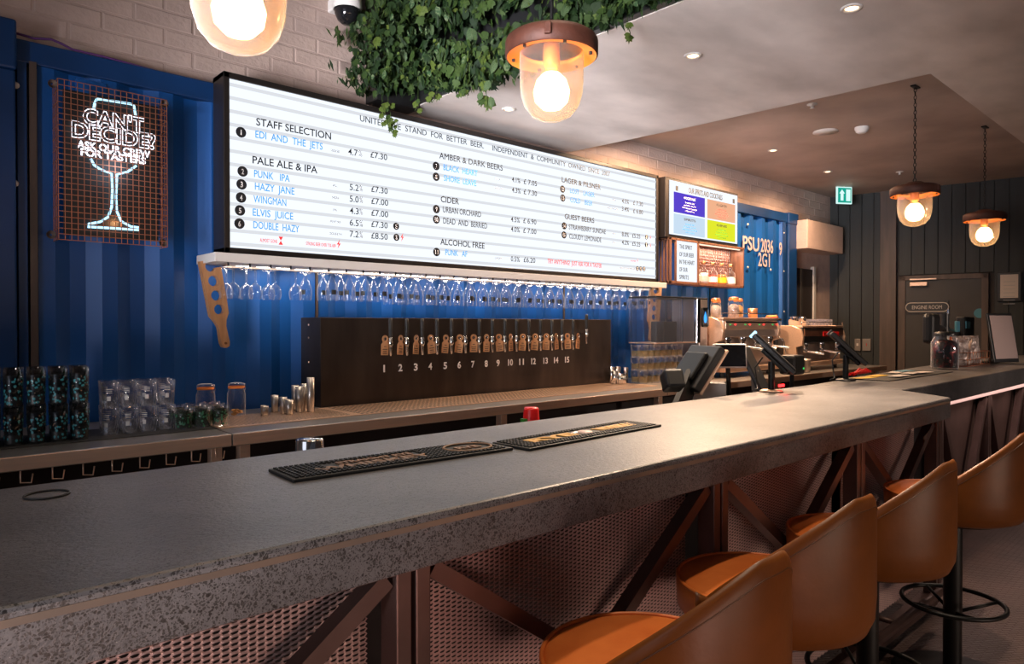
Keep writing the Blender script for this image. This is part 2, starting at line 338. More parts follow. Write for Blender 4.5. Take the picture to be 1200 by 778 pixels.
# ceilings
def slab(name, pts, z0, z1, m):
    n = len(pts); b = MB(); b.add([(x, y, z0) for x, y in pts] + [(x, y, z1) for x, y in pts], [tuple(range(n)), tuple(range(n, 2 * n))] + [(i, (i + 1) % n, n + (i + 1) % n, n + i) for i in range(n)])
    return struct(b.build(name, m))
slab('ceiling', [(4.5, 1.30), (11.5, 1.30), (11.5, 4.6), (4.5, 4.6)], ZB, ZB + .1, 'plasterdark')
slab('ceiling_soffit', [(2.87, -4), (11.5, -4), (11.5, 1.49), (4.78, 1.44), (4.69, 3.05), (4.56, 4.6), (2.84, 4.6)], ZA, ZB + .02, 'plaster')
slab('ceiling_soffit', [(2.87, -4), (3.0, -4), (3.0, 4.6), (2.84, 4.6)], ZA + .02, 4.3, 'plaster')
slab('ceiling_high', [(-2.6, -4), (2.95, -4), (2.95, 4.6), (-2.6, 4.6)], 4.3, 4.4, 'plaster')

# end wall (slightly skewed)
E0 = Vector((9.97, 4.25, 0)); EA = math.atan2(-.988, .155); ED = Vector((math.cos(EA), math.sin(EA), 0)); EN = Vector((-.988, -.155, 0)).normalized()
def atE(px, py, off=0):
    d = FW + rr * ((px - 600) / FPX) - UP * ((py - 389) / FPX); c = Vector((0, 0, CH)); p0 = E0 + EN * off
    t = (p0 - c).dot(EN) / d.dot(EN); p = c + d * t; return (p - E0).dot(ED), p.z
endm = Matrix.Translation(E0) @ Matrix(((ED.x, -EN.x, 0, 0), (ED.y, -EN.y, 0, 0), (0, 0, 1, 0), (0, 0, 0, 1)))   # local x along wall, y into wall, z up
we = struct(MB().box(-.6, 6, .012, .12, 0, 3.4, endm).build('wall_end', 'back'))
sp0 = atE(1032, 300)[0]; sp1 = atE(1051, 300)[0]
door0 = atE(1053, 400)[0]; door1 = atE(1158, 400)[0]; doorz = atE(1100, 322)[1]
s = -.35
while s < 6:
    w = .150
    if s + w <= sp0 + .02 or s >= sp1 - .02:
        z0 = doorz + .01 if (s + w > door0 and s < door1) else 0
        MB().bbox(s + .0025, s + w - .0025, -.006, .012, z0, 3.2, .003, endm, 1).build('plank', 'plank', we)
    elif s < sp0: MB().box(s + .004, sp0, -.006, .012, 0, 3.2, endm).build('plank', 'plank', we)
    s += w
struct(MB().bbox(sp0, sp1, -.05, .02, 0, ZB, .004, endm).build('trim_1', 'brown'))
# door with frame, sign, closer
d = struct(MB().bbox(door0 + .08, door1 - .07, -.012, .03, 0, doorz - .06, .003, endm).build('door_1', 'doorgrey'))
fr = MB(); fr.box(door0, door0 + .08, -.03, .03, 0, doorz, endm); fr.box(door1 - .07, door1, -.03, .03, 0, doorz, endm); fr.box(door0, door1, -.03, .03, doorz - .06, doorz, endm); fr.build('door_frame', 'brown', d)
a0, a1 = atE(1067, 330)[0], atE(1098, 330)[0]; zc = atE(1067, 333)[1]
MB().bbox(a0, a0 + .2, -.07, -.012, zc - .03, zc + .02, .005, endm).build('door_closer', 'stain', d)
MB().box(a0, a1, -.06, -.05, zc + .05, zc + .065, endm).build('closer_arm', 'stain', d)
sg0, sg1 = atE(1062, 360)[0], atE(1112, 360)[0]; sz0, sz1 = atE(1085, 367.5)[1], atE(1085, 352.5)[1]
sgn = tag(MB().box(sg0, sg1, -.03, -.012, sz0, sz1, endm).build('door_sign', 'black'), 'black ENGINE ROOM plate with pale lettering on the far grey door', 'sign')
def onE(s_, z_, off): p = E0 + ED * s_ + EN * off; return Matrix(((ED.x, 0, EN.x, p.x), (ED.y, 0, EN.y, p.y), (0, 1, 0, z_), (0, 0, 0, 1)))
cx = (sg0 + sg1) / 2; cz = (sz0 + sz1) / 2; hw = (sg1 - sg0) * .45; hh = (sz1 - sz0) * .34
text('ENGINE ROOM', 'sign_text', 'paper', sgn, onE(cx, cz - hh * .42, .033), hh * .9, hw * 1.55, .01, align='CENTER')
rp = [(hw * .86 * sx + hh * math.cos(a), hh * math.sin(a)) for sx, rng in ((1, np.linspace(-PI / 2, PI / 2, 7)), (-1, np.linspace(PI / 2, 3 * PI / 2, 7))) for a in rng]
b = MB(); mm_ = onE(cx, cz, .033); b.tube([mm_ @ Vector((x, y, 0)) for x, y in rp], .006, 6, True); b.build('sign_border', 'paper', sgn)
sx_, sz_ = atE(1148, 367); mm_ = onE(sx_, sz_, .016)
b = MB(); b.add([mm_ @ Vector((x, y, 0)) for x, y in circ(0, 0, .06)], [tuple(range(20))]); st = b.build('sticker', 'bluepaper', d)
f0, f1 = atE(1169, 335)[0], atE(1197, 335)[0]; fz0, fz1 = atE(1183, 353)[1], atE(1183, 319)[1]
fm = thing('wall_notice', 'white printed notice in a dark frame beside the far door', 'notice')
MB().bbox(f0, f1, -.04, -.008, fz0, fz1, .004, endm).build('frame', 'black', fm); MB().box(f0 + .03, f1 - .03, -.045, -.04, fz0 + .04, fz1 - .03, endm).build('paper', 'paper', fm)
b = MB()
for i in range(7): z = fz1 - .12 - i * .045; b.box(f0 + .06, f1 - .06, -.047, -.045, z, z + .006, endm)
b.build('print', 'tgrey', fm)
for i, (pa, pb) in enumerate(((1002, 1009), (1011, 1021))):
    s0, s1 = atE(pa, 404)[0], atE(pb, 404)[0]; z0, z1 = atE(pa, 411)[1], atE(pa, 397)[1]
    t = tag(MB().bbox(s0, s1, -.03, -.006, z0, z1, .004, endm).build('wall_switch', 'socket'), ('steel switch plate nearer the container on the dark boards', 'steel switch plate with a red rocker on the dark boards')[i], 'switch')
    MB().box(s0 + .05, s1 - .05, -.04, -.03, z0 + .07, z1 - .06, endm).build('rocker', 'offwhite' if i == 0 else 'red', t)
# bulkhead and dark opening right of the container
struct(MB().bbox(8.66, 9.72, 3.98, BY + .02, 2.36, 2.72, .006).build('trim_2', 'brick'))
op = struct(MB().box(8.70, 9.36, BY - .02, BY + .02, 0, 2.14).build('door_2', 'back'))
MB().box(9.36, 9.42, BY - .04, BY + .02, 0, 2.18).build('door_frame', 'offwhite', op)
MB().box(9.00, 9.05, BY - .035, BY - .02, 0, 2.14).build('door_panel', 'doorgrey', op)

# ---------------------------------------------------------------- downlights, ceiling items
DL = [(3.35, 3.69, ZA), (3.457, 2.253, ZA), (3.503, 1.399, ZA), (5.42, 3.49, ZB), (6.84, 3.506, ZB), (8.26, 3.56, ZB)]
DLP = [90, 650, 200, 420, 380, 140]
DLT = [(3.35, 3.8, 0), (2.8, 1.55, 1), (3.6, 1.35, 1), (5.42, 3.7, 0), (6.84, 3.7, 0), (8.26, 3.7, 0)]
DLS = [110, 78, 80, 168, 168, 165]
nm = ['just above the menu board', 'in the pale soffit over the middle of the bar', 'in the soffit over the bar front', 'in the recessed ceiling past the soffit step', 'second along the recessed ceiling', 'in the recessed ceiling by the exit sign']
rose = MB(); rose.lathe([(.050, 0), (.050, -.006), (.034, -.008), (.030, .015)], n=20)
p = thing('downlight', 'x', 'downlight', group='ceiling downlights'); rose.build('bezel', 'offwhite', p)
MB().lathe([(.030, -.002), (.0, -.004)], n=16).build('lamp', 'spotglow', p); pt = tree(p)
for i, (x, y, z) in enumerate(DL):
    o = p if i == 0 else dup(pt, (x, y, z)); o.location = (x, y, z - .001); o['label'] = 'small round warm downlight ' + nm[i]
    light('spot_beam', 'SPOT', (x, y, z - .03), DLP[i], (1, .64, .38) if i > 2 else (1, .74, .52), .03, DLT[i], DLS[i], 1)
def disc(name, label, cat, loc, prof, m): return tag(MB().lathe(prof, n=20).build(name, m), label, cat)
for (x, y), nmx, lab, prof, m in (((6.54, 2.84), 'ceiling_speaker', 'flat round white grille flush in the recessed ceiling', [(.11, 0), (.11, -.008), (0, -.012)], 'offwhite'),
                                  ((6.64, 2.557), 'smoke_detector', 'white domed smoke detector on the recessed ceiling', [(.06, 0), (.06, -.02), (.05, -.035), (.052, -.04), (.03, -.055), (0, -.056)], 'white'),
                                  ((5.65, 2.563), 'sprinkler', 'small sprinkler head on the ceiling near the soffit step', [(.04, 0), (.04, -.006), (.012, -.01), (.012, -.03), (.02, -.034), (0, -.036)], 'offwhite'),
                                  ((8.9, 3.0), 'sprinkler', 'small sprinkler head on the recessed ceiling near the dark wall', [(.04, 0), (.04, -.006), (.012, -.01), (.012, -.03), (.02, -.034), (0, -.036)], 'offwhite'),
                                  ((5.9, 1.1), 'sprinkler', 'white sprinkler head under the lower soffit beside the recess', [(.04, 0), (.04, -.006), (.012, -.01), (.012, -.03), (.02, -.034), (0, -.036)], 'offwhite')):
    disc(nmx, lab, nmx.replace('_', ' '), None, prof, m).location = (x, y, (ZA if y < 1.4 else ZB) - .001)
# exit sign
ex = at(989, 229, 'Y', 3.80); t = thing('exit_sign', 'small illuminated green running man exit sign hung from the ceiling', 'sign', (ex.x, ex.y, ex.z), -.55)
MB().bbox(-.11, .11, -.012, .012, -.11, .11, .004).build('panel', 'exitw', t); MB().box(-.095, .095, -.016, -.012, -.095, .095).build('green_field', 'exitg', t)
b = MB(); b.box(-.06, -.02, -.019, -.016, -.07, .03); b.add([(-.08, -.018, .02), (.0, -.018, .02), (-.04, -.018, .075)], [(0, 1, 2)]); b.box(.02, .08, -.019, -.016, -.075, .075); b.build('pictogram', 'exitw', t)
MB().cyl((0, 0, .11), (0, 0, ZB - ex.z), .006).build('hanger', 'stain', t)
# dome camera
c0 = at(407, 12, 'Y', 4.06); t = thing('security_camera', 'white dome security camera on the painted brick wall', 'camera', c0)
MB().lathe([(0, .14), (.06, .14), (.088, .10), (.094, .02), (.088, -.002)], n=24).build('housing', 'white', t)
MB().lathe([(.080, 0), (.078, -.03), (.062, -.066), (.035, -.088), (0, -.094)], n=24).build('dome', 'dome', t)
MB().bbox(-.035, .035, .03, .22, .04, .12, .01).build('bracket', 'white', t)

# ---------------------------------------------------------------- shipping container
ct = thing('shipping_container', 'blue corrugated shipping container forming the wall behind the bar', 'container', (0, WY, 0))
def corr(x0, x1, z0, z1, name):
    b = MB(); x = x0; dep = .034; prof = []
    while x < x1:
        for dx, dy in ((0, 0), (.072, 0), (.14, dep), (.212, dep)):
            if x + dx < x1: prof.append((x + dx, dy))
        x += .28
    prof.append((x1, 0)); n = len(prof)
    b.add([(x, y + .004, z0) for x, y in prof] + [(x, y + .004, z1) for x, y in prof], [(i, i + 1, n + i + 1, n + i) for i in range(n - 1)]); return b.build(name, 'blue', ct)
corr(.62, 2.1, .1, 2.70, 'side_panel'); corr(2.12, 4.4, .1, 2.70, 'side_panel'); corr(4.42, 6.7, .1, 2.70, 'side_panel'); corr(6.72, 8.35, .1, 2.70, 'side_panel')
MB().bbox(.50, 8.70, -.012, .06, 2.68, 2.79, .006).build('top_rail', 'bluedark', ct)
MB().bbox(.50, 8.70, -.012, .06, .0, .14, .006).build('bottom_rail', 'bluedark', ct)
MB().bbox(.10, .525, -.06, .06, 0, 2.62, .01).build('corner_post', 'bluedark', ct)
MB().bbox(.08, .53, -.07, .08, 2.62, 2.86, .012).build('corner_casting', 'bluedark', ct)
MB().bbox(.535, .575, -.02, .05, .14, 2.68, .003).build('post', 'bluedark', ct)
MB().box(.585, .615, -.018, .03, .14, 2.69).build('seam', 'brown', ct)
MB().box(2.105, 2.118, -.004, .03, .14, 2.68).build('seam', 'brown', ct)
MB().box(4.405, 4.418, -.004, .03, .14, 2.68).build('seam', 'brown', ct)
MB().bbox(8.35, 8.42, -.01, .05, .14, 2.68, .003).build('post', 'bluedark', ct)
MB().bbox(8.46, 8.68, -.03, .08, .0, 2.68, .012).build('corner_post', 'bluedark', ct)
MB().bbox(8.44, 8.70, -.04, .08, 2.66, 2.80, .012).build('corner_casting', 'bluedark', ct)
for px, py in ((18, 100), (17, 215)):
    q = at(px, py, 'Y', WY - .02); MB().lathe([(.017, 0), (.017, .006), (.012, .012), (0, .013)], n=12, mt=Matrix.Translation((q.x, -.02, q.z)) @ Matrix.Rotation(PI / 2, 4, 'X')).build('bolt', 'paper', ct)
for px, py in ((876, 263), (918, 273), (918, 318), (903, 316), (876, 313), (918, 365), (930, 363)):
    q = at(px, py, 'Y', WY); MB().lathe([(.014, 0), (.014, .006), (.010, .012), (0, .013)], n=12, mt=Matrix.Translation((q.x, -.0, q.z)) @ Matrix.Rotation(PI / 2, 4, 'X')).build('bolt', 'paper', ct)
for body, pa, pb, capz in (('PSU', (870, 292), (889, 294.5), .165), ('2036', (891, 294.5), (905.5, 297), .165), ('2G1', (888, 311), (901.5, 313), .165), ('9', (912.5, 299), (915.8, 299), .165)):
    A = at(*pa, 'Y', WY); Bq = at(*pb, 'Y', WY); o = text(body, 'stencil_text', 'pale', ct, XZ(A.x, -.006, (A.z + Bq.z) / 2), capz, Bq.x - A.x, .015)
# purple wire on the top of container
pts = [at(px, py, 'Y', WY - .0) for px, py in ((16, 38), (40, 45), (60, 46), (72, 51), (85, 58), (120, 66), (200, 88), (245, 99))]
tag(MB().tube(pts, .006, 6).build('cable', 'purplewire'), 'purple cable lying along the top edge of the blue container', 'cable')
# lifting lug embossed
q = at(107, 90, 'Y', WY); MB().bbox(q.x - .07, q.x + .07, -.006, .02, 2.58, 2.66, .004).build('vent_cover', 'blue', ct)

# ---------------------------------------------------------------- menu board
BF = 3.98; bx0, bx1, bz0, bz1 = 1.466, 5.536, 1.802, 2.818
mb = thing('menu_board', 'long illuminated white beer menu lightbox in a black frame', 'menu board')
b = MB(); fwid = .034
b.bbox(bx0, bx1, BF, WY - .002, bz1 - fwid, bz1, .004); b.bbox(bx0, bx1, BF, WY - .002, bz0, bz0 + fwid, .004)
b.bbox(bx0, bx0 + fwid, BF, WY - .002, bz0, bz1, .004); b.bbox(bx1 - fwid, bx1, BF, WY - .002, bz0, bz1, .004); b.box(bx0 + .02, bx1 - .02, BF + .05, WY - .004, bz0 + .02, bz1 - .02)
b.build('frame', 'frame', mb)
MB().box(bx0 + fwid, bx1 - fwid, BF + .012, BF + .05, bz0 + fwid, bz1 - fwid).build('light_panel', 'screen', mb)
for i in range(13):
    z = bz1 - fwid - .022 - i * .0745; MB().box(bx0 + fwid, bx1 - fwid, BF + .007, BF + .0125, z - .019, z).build('letter_rail', 'rail', mb)
TY = BF + .005
def c2(x, y): return (250 + x / 3.2407, 80 + y / 3.2417)
def c3(x, y): return (490 + x / 4.138, 160 + y / 4.139)
def mtxt(body, a, b_, col='text', cap=.042, cf=c2, bold=0):
    A = at(*cf(*a), 'Y', TY); Bq = at(*cf(*b_), 'Y', TY); w = Bq.x - A.x
    text(body, 'menu_text', col, mb, XZ(A.x, TY, (A.z + Bq.z) / 2), cap, w, bold)
def mcirc(a, num, cf=c2, r=.030, col='text'):
    A = at(*cf(*a), 'Y', TY); o = MB(); pts = circ(A.x, A.z, r); o.add([(x, TY - .001, z) for x, z in pts], [tuple(range(20))]); o.build('tap_number', col, mb)
    if num: text(num, 'menu_text', 'twhite', mb, XZ(A.x, TY - .003, A.z - .016), .032, .026 if len(num) > 1 else (.006 if num == '1' else .014), .01, align='CENTER')
mtxt('UNITED  WE  STAND  FOR  BETTER  BEER.     INDEPENDENT  &  COMMUNITY  OWNED  SINCE  2007', (557, 202), (1506, 410), cap=.042, bold=.004)
mtxt('STAFF SELECTION', (163, 222), (447, 265), cap=.045, bold=.007)
mcirc((105, 243), '1'); mtxt('EDI  AND  THE  JETS', (160, 268), (415, 305), 'tblue', .044)
mtxt('HELLES', (447, 315), (478, 320), 'tgrey', .014); mtxt('4.7', (512, 328), (548, 333)); mtxt('%', (552, 333), (565, 335), 'tgrey'); mtxt('£7.30', (597, 340), (660, 348))
mtxt('PALE ALE & IPA', (149, 365), (395, 395), cap=.045, bold=.007)
rows = [('2', (111, 392), 'PUNK   IPA', (155, 415), (290, 430), 'IPA', (455, 450), (470, 452), '5.2', (518, 463), '£7.30', (600, 470), (662, 477)),
        ('3', (107, 441), 'HAZY  JANE', (158, 463), (308, 478), 'NEIPA', (452, 495), (478, 497), '5.0', (518, 507), '£7.00', (600, 515), (664, 522)),
        ('4', (105, 491), 'WINGMAN', (153, 510), (277, 523), 'IPA', (455, 541), (470, 543), '4.3', (518, 552), '£7.00', (600, 560), (664, 566)),
        ('5', (101, 540), 'ELVIS  JUICE', (150, 562), (303, 573), 'FRUIT IPA', (444, 585), (484, 589), '6.5', (518, 597), '£7.30', (600, 603), (662, 608)),
        ('6', (99, 590), 'DOUBLE  HAZY', (152, 610), (326, 621), 'DOUBLE IPA', (442, 631), (489, 635), '7.2', (518, 640), '£8.50', (600, 647), (662, 651))]
for n_, cpt, nmz, a, b_, st_, sa, sb, ab, aa, pr, pa, pb in rows:
    mcirc(cpt, n_); mtxt(nmz, a, b_, 'tblue', .044); mtxt(st_, sa, sb, 'tgrey', .014); mtxt(ab, aa, (aa[0] + 34, aa[1] + 3)); mtxt('%', (aa[0] + 37, aa[1] + 3), (aa[0] + 49, aa[1] + 5), 'tgrey'); mtxt(pr, pa, pb)
mcirc((694, 600), '⅔' if False else 'S', r=.024); mcirc((695, 642), 'S', r=.024)
def bolt(a, cf=c2, s=1):
    A = at(*cf(*a), 'Y', TY); pts = [(.008, .03), (-.014, -.004), (-.001, -.002), (-.008, -.03), (.014, .006), (.001, .003)]
    MB().add([(A.x + x * s, TY - .001, A.z + z * s) for x, z in pts], [tuple(range(6))]).build('menu_symbol', 'tred', mb)
bolt((717, 642)); bolt((476, 668)); mtxt('ALMOST GONE', (177, 660), (243, 663), 'tred', .022); mtxt('STRONG BEER OVER 7.5% ABV', (352, 672), (466, 680), 'tred', .022)
A = at(*c2(256, 655), 'Y', TY); MB().add([(A.x - .014, TY - .001, A.z + .024), (A.x + .014, TY - .001, A.z + .024), (A.x, TY - .001, A.z), (A.x - .014, TY - .001, A.z - .024), (A.x + .014, TY - .001, A.z - .024)], [(0, 1, 2), (2, 4, 3)]).build('menu_symbol', 'tred', mb)
K = dict(cf=c3)
mtxt('AMBER & DARK BEERS', (103, 107), (410, 165), cap=.045, bold=.007, **K)
mtxt('CIDER', (110, 318), (198, 328), cap=.045, bold=.007, **K); mtxt('ALCOHOL FREE', (108, 525), (322, 542), cap=.045, bold=.007, **K)
mtxt('LAGER & PILSNER', (697, 222), (885, 256), cap=.045, bold=.007, **K); mtxt('GUEST BEERS', (711, 400), (854, 418), cap=.045, bold=.007, **K)
for n_, cpt, body, a, b_, col in (('7', (87, 143), 'BLACK  HEART', (123, 165), (288, 190), 'tblue'), ('8', (87, 195), 'SHORE  LEAVE', (125, 215), (282, 240), 'tblue'),
        ('9', (88, 352), 'URBAN ORCHARD', (120, 368), (305, 390), 'text'), ('10', (88, 402), 'DEAD  AND  BERRIED', (122, 423), (335, 445), 'text'), ('11', (89, 560), 'PUNK   AF', (132, 575), (238, 583), 'tblue'),
        ('12', (700, 255), 'LOST    LAGER', (737, 275), (855, 293), 'tblue'), ('13', (701, 298), 'COLD    BEER', (738, 318), (845, 335), 'tblue'),
        ('14', (708, 433), 'STRAWBERRY SUNDAE', (731, 450), (910, 472), 'text'), ('15', (707, 477), 'CLOUDY LEMONADE', (733, 495), (888, 512), 'text')):
    mcirc(cpt, n_, c3); mtxt(body, a, b_, col, .044, c3)
for ab, a, b_, pr, pa, pb in (('4.1%', (455, 220), (495, 226), '£ 7.05', (512, 230), (576, 240)), ('4.3%', (455, 270), (497, 277), '£ 7.30', (512, 280), (576, 288)), ('4.5%', (450, 413), (493, 418), '£ 6.90', (510, 420), (573, 426)),
        ('4.0%', (450, 460), (493, 465), '£ 7.00', (510, 467), (573, 473)), ('0.5%', (450, 605), (493, 608), '£6.20', (512, 610), (568, 612)), ('4.5%', (988, 322), (1022, 328), '£ 7.30', (1043, 332), (1090, 338)),
        ('3.4%', (988, 360), (1022, 365), '£ 6.80', (1043, 370), (1090, 378)), ('8.0%', (988, 483), (1022, 488), '£5.25', (1038, 490), (1077, 495)), ('4.2%', (988, 522), (1022, 527), '£5.25', (1038, 530), (1077, 533))):
    mtxt(ab, a, b_, **K); mtxt(pr, pa, pb, **K)
for body, a, b_, col, cp in (('STOUT', (372, 210), (398, 212), 'tgrey', .014), ('AMERICAN', (370, 252), (410, 258), 'tgrey', .014), ('LAGER', (373, 593), (408, 596), 'tgrey', .014), ('LAGER', (942, 310), (958, 312), 'tgrey', .014), ('SESSION IPA', (918, 348), (970, 356), 'tgrey', .014),
        ('IPA', (942, 473), (957, 475), 'tgrey', .014), ('SOUR', (942, 515), (957, 517), 'tgrey', .014), ('TRY ANYTHING!  JUST ASK FOR A TASTER', (628, 615), (890, 637), 'tred', .04), ('GLUTEN', (1030, 605), (1055, 607), 'tred', .012), ('ALSO IN SCHOONER SIZE', (978, 640), (1052, 645), 'tgrey', .014)):
    mtxt(body, a, b_, col, cp, c3)
bolt((1126, 490), c3, .7); bolt((1126, 530), c3, .7); bolt((1063, 602), c3, .6)
for a in ((1107, 488), (1106, 525), (1063, 640), (1079, 641), (1095, 642)): mcirc(a, 'S', c3, r=.022)

# ---------------------------------------------------------------- spirits screen and cabinet
sc = thing('drinks_screen', 'illuminated spirits and cocktails poster box with four coloured panels', 'screen'); SY = 3.95
MB().bbox(5.60, 6.93, SY, WY - .002, 2.24, 2.815, .004).build('frame', 'frame', sc)
MB().box(5.665, 6.91, SY - .006, SY, 2.272, 2.79).build('light_panel', 'screen', sc)
for nm_, m_, a, b_ in (('poster_tile', 'purple', (788, 226), (824.5, 254.5)), ('poster_tile', 'peach', (827, 235), (860, 262)), ('poster_tile', 'ice', (787, 251), (824, 281)), ('poster_tile', 'lime', (827, 259), (860, 285))):
    A = at(*a, 'Y', SY); Bq = at(*b_, 'Y', SY); x0, x1 = A.x, Bq.x
    zt, zb = {'purple': (2.685, 2.49), 'peach': (2.685, 2.49), 'ice': (2.475, 2.285), 'lime': (2.475, 2.285)}[m_]
    x0, x1 = {'purple': (5.73, 6.27), 'peach': (6.32, 6.86), 'ice': (5.73, 6.27), 'lime': (6.32, 6.86)}[m_]
    MB().box(x0, x1, SY - .009, SY - .006, zb, zt).build(nm_, m_, sc); cxx = (x0 + x1) / 2
    col = {'purple': 'twhite', 'peach': 'tred', 'ice': 'tblue', 'lime': 'greenp'}[m_]; hd = {'purple': 'COCKTAILS', 'peach': 'FLIGHTS', 'ice': 'SPIRITS', 'lime': 'GINS'}[m_]
    text(hd, 'poster_text', 'twhite' if m_ == 'purple' else 'text', sc, XZ(cxx, SY - .010, zt - .05), .024, .2, .01, align='CENTER')
    for k in range(4): text(('DOUBLE GIN', 'DARK RUM', 'WHISKY SOUR', 'WITH A MIXER')[k], 'poster_text', col, sc, XZ(cxx, SY - .010, zt - .09 - k * .027), .012, .16 + .05 * (k % 3), .01, align='CENTER')
text('OUR SPIRITS AND COCKTAILS', 'poster_text', 'text', sc, XZ(6.29, SY - .010, 2.705), .055, .62, .015, align='CENTER')
for xx in (5.78, 6.83): MB().box(xx - .018, xx + .018, SY - .009, SY - .006, 2.70, 2.745).build('emblem', 'text', sc)
cb = thing('spirits_cabinet', 'dark wood and mesh wall cabinet with lit bottle shelf and white quote panel', 'cabinet')
x0, x1, z0, z1, Y0 = 5.66, 7.03, 1.80, 2.238, 3.93
for nm_, bb in (('top_board', (x0, x1, Y0, WY - .04, z1 - .02, z1)), ('base_board', (x0, x1, Y0, WY - .04, z0, z0 + .025)), ('side_board', (x1 - .02, x1, Y0, WY - .04, z0, z1)), ('divider', (6.13, 6.155, Y0, WY - .04, z0, z1)), ('side_post', (x0 - .0, x0 + .02, Y0, Y0 + .02, z0, z1)), ('side_post', (x0 + .09, x0 + .105, Y0, Y0 + .02, z0, z1))):
    MB().bbox(*bb, .002).build(nm_, 'darkwood', cb)
for k in range(4): MB().box(x0, x0 + .02, Y0 + .035 + k * .038, Y0 + .052 + k * .038, z0, z1).build('slat', 'darkwood', cb)
MB().box(5.77, 6.13, Y0 + .012, Y0 + .03, z0 + .025, z1 - .02).build('quote_panel', 'screen', cb)
for k, body in enumerate(('THE SPIRIT', 'OF OUR BEER', 'IN THE HEART', 'OF OUR', 'SPIRITS')): text(body, 'quote_text', 'text', cb, XZ(5.82, Y0 + .009, z1 - .095 - k * .074), .044, (.22, .25, .26, .14, .16)[k], 0)
MB().box(6.155, x1 - .02, WY - .06, WY - .05, z0 + .025, z1 - .02).build('back_panel', 'pale', cb)
b = MB()
for k in range(26): xx = 6.17 + k * .032; b.box(xx, xx + .004, WY - .066, WY - .060, z0 + .025, z1 - .02)
for k in range(13): zz = z0 + .04 + k * .031; b.box(6.155, x1 - .02, WY - .066, WY - .060, zz, zz + .004)
b.build('back_mesh', 'copper', cb, 'stuff')
MB().box(6.18, 6.98, Y0 + .02, Y0 + .035, z1 - .03, z1 - .02).build('light_strip', 'warmstrip', cb)
light('cabinet_light', 'AREA', (6.58, 4.0, z1 - .035), 5, (1, .72, .55), .8, (6.58, 4.0, 1.5), sy=.05)
for k, (xx, lm, lab) in enumerate(((6.22, 'liqpale', 'clear corked spirit bottle at the quote panel end of the cabinet'), (6.37, 'liqpale', 'pale pink corked spirit bottle with patterned label in the cabinet'), (6.54, 'liqred', 'red corked spirit bottle with white label in the cabinet'), (6.72, 'liqamb', 'amber corked spirit bottle with orange label in the cabinet'), (6.90, 'liqpale', 'clear squat spirit bottle at the outer end of the cabinet'))):
    t = thing('spirit_bottle', lab, 'bottle', (xx, 4.02, z0 + .026))
    MB().lathe([(0, 0), (.052, 0), (.054, .01), (.054, .10), (.046, .135), (.018, .16), (.016, .205), (.020, .208)], n=16).build('bottle_glass', 'glass', t); bgq = [c for c in bpy.data.objects if c.parent == t][0]
    MB().lathe([(0, .004), (.049, .005), (.049, .09 + .02 * (k % 2)), (0, .092 + .02 * (k % 2))], n=16).build('spirit', lm, t)
    MB().lathe([(.015, .20), (.020, .205), (.020, .235), (0, .236)], n=12).build('cork', 'wood', t)
    MB().lathe([(.0555, .02), (.0555, .075)], n=16).build('bottle_label', ('paper', 'pale', 'white', 'yellow', 'white')[k], bgq)

# ---------------------------------------------------------------- neon sign
ns = thing('neon_sign', 'caged neon wine glass sign reading CANT DECIDE ASK OUR CREW FOR TASTERS', 'sign'); NY = 3.97
nx0, nx1, nz0, nz1 = .676, 1.166, 1.812, 2.585
MB().box(nx0 + .03, nx1 - .03, NY + .05, NY + .06, nz0 + .03, nz1 - .03).build('backing_panel', 'blackpanel', ns)
wv = [MB().box(-.0016, .0016, -.0016, .0016, nz0, nz1).build('wire', 'copper', ns)]; wv[0].location = (nx0, NY, 0)
nvx, nvz = 18, 28
def wire(proto, loc):
    o = proto.copy(); COL.objects.link(o); o.location = loc
for i in range(1, nvx + 1): wire(wv[0], (nx0 + (nx1 - nx0) * i / nvx, NY, 0))
hw_ = MB().box(nx0, nx1, -.0016, .0016, -.0016, .0016).build('wire', 'copper', ns); hw_.location = (0, NY, nz0)
for i in range(1, nvz + 1): wire(hw_, (0, NY, nz0 + (nz1 - nz0) * i / nvz))
for xx in (nx0, nx1):
    for k in (1, 2, 3): wire(wv[0], (xx, NY + k * .04, 0))
    sw = MB().box(-.0016, .0016, 0, .13, -.0016, .0016).build('wire', 'copper', ns); sw.location = (xx, NY, nz0)
    for i in range(2, nvz + 1, 2): wire(sw, (xx, NY, nz0 + (nz1 - nz0) * i / nvz))
for xx, zz in ((nx0 - .02, nz1 - .03), (nx1 - .01, nz1 - .02), (nx0 - .03, nz0 + .02), (nx1 - .02, nz0 + .02)):
    MB().lathe([(.020, 0), (.020, .006), (.006, .01), (.006, .02)], n=12, mt=Matrix.Translation((xx, NY + .0, zz)) @ Matrix.Rotation(-PI / 2, 4, 'X')).build('fixing', 'brown', ns)
NT = NY + .028
def n2(pts): return [at(60 + x / 7.076, 90 + y / 7.073, 'Y', NT) for x, y in pts]
def n1(pts): return [at(x / 2.43, y / 2.431, 'Y', NT) for x, y in pts]
MB().tube(n2([(353, 265), (362, 215), (378, 185), (420, 186), (660, 225), (686, 240), (700, 320)]), .006, 8).build('neon_tube', 'neon', ns)
MB().tube(n1([(258, 452), (268, 470), (285, 482), (318, 495), (320, 540), (318, 590), (308, 618), (285, 632), (252, 638), (250, 646), (320, 650), (395, 655), (396, 648), (372, 645), (345, 630), (332, 600), (330, 560), (333, 497), (362, 490), (380, 478), (388, 472)]), .006, 8).build('neon_tube', 'neon', ns)
def ntext(body, a, b_, cap, **k):
    A, Bq = n2([a, b_]); dz = Bq.z - A.z
    text(body, 'neon_text', 'neonw', ns, XZ(A.x, NT, (A.z + Bq.z) / 2), cap, Bq.x - A.x, **k)
ntext("CAN'T", (262, 395), (775, 455), .078, outline=.020, bold=.03)
ntext('DECIDE?', (165, 500), (868, 590), .078, outline=.020, bold=.03)
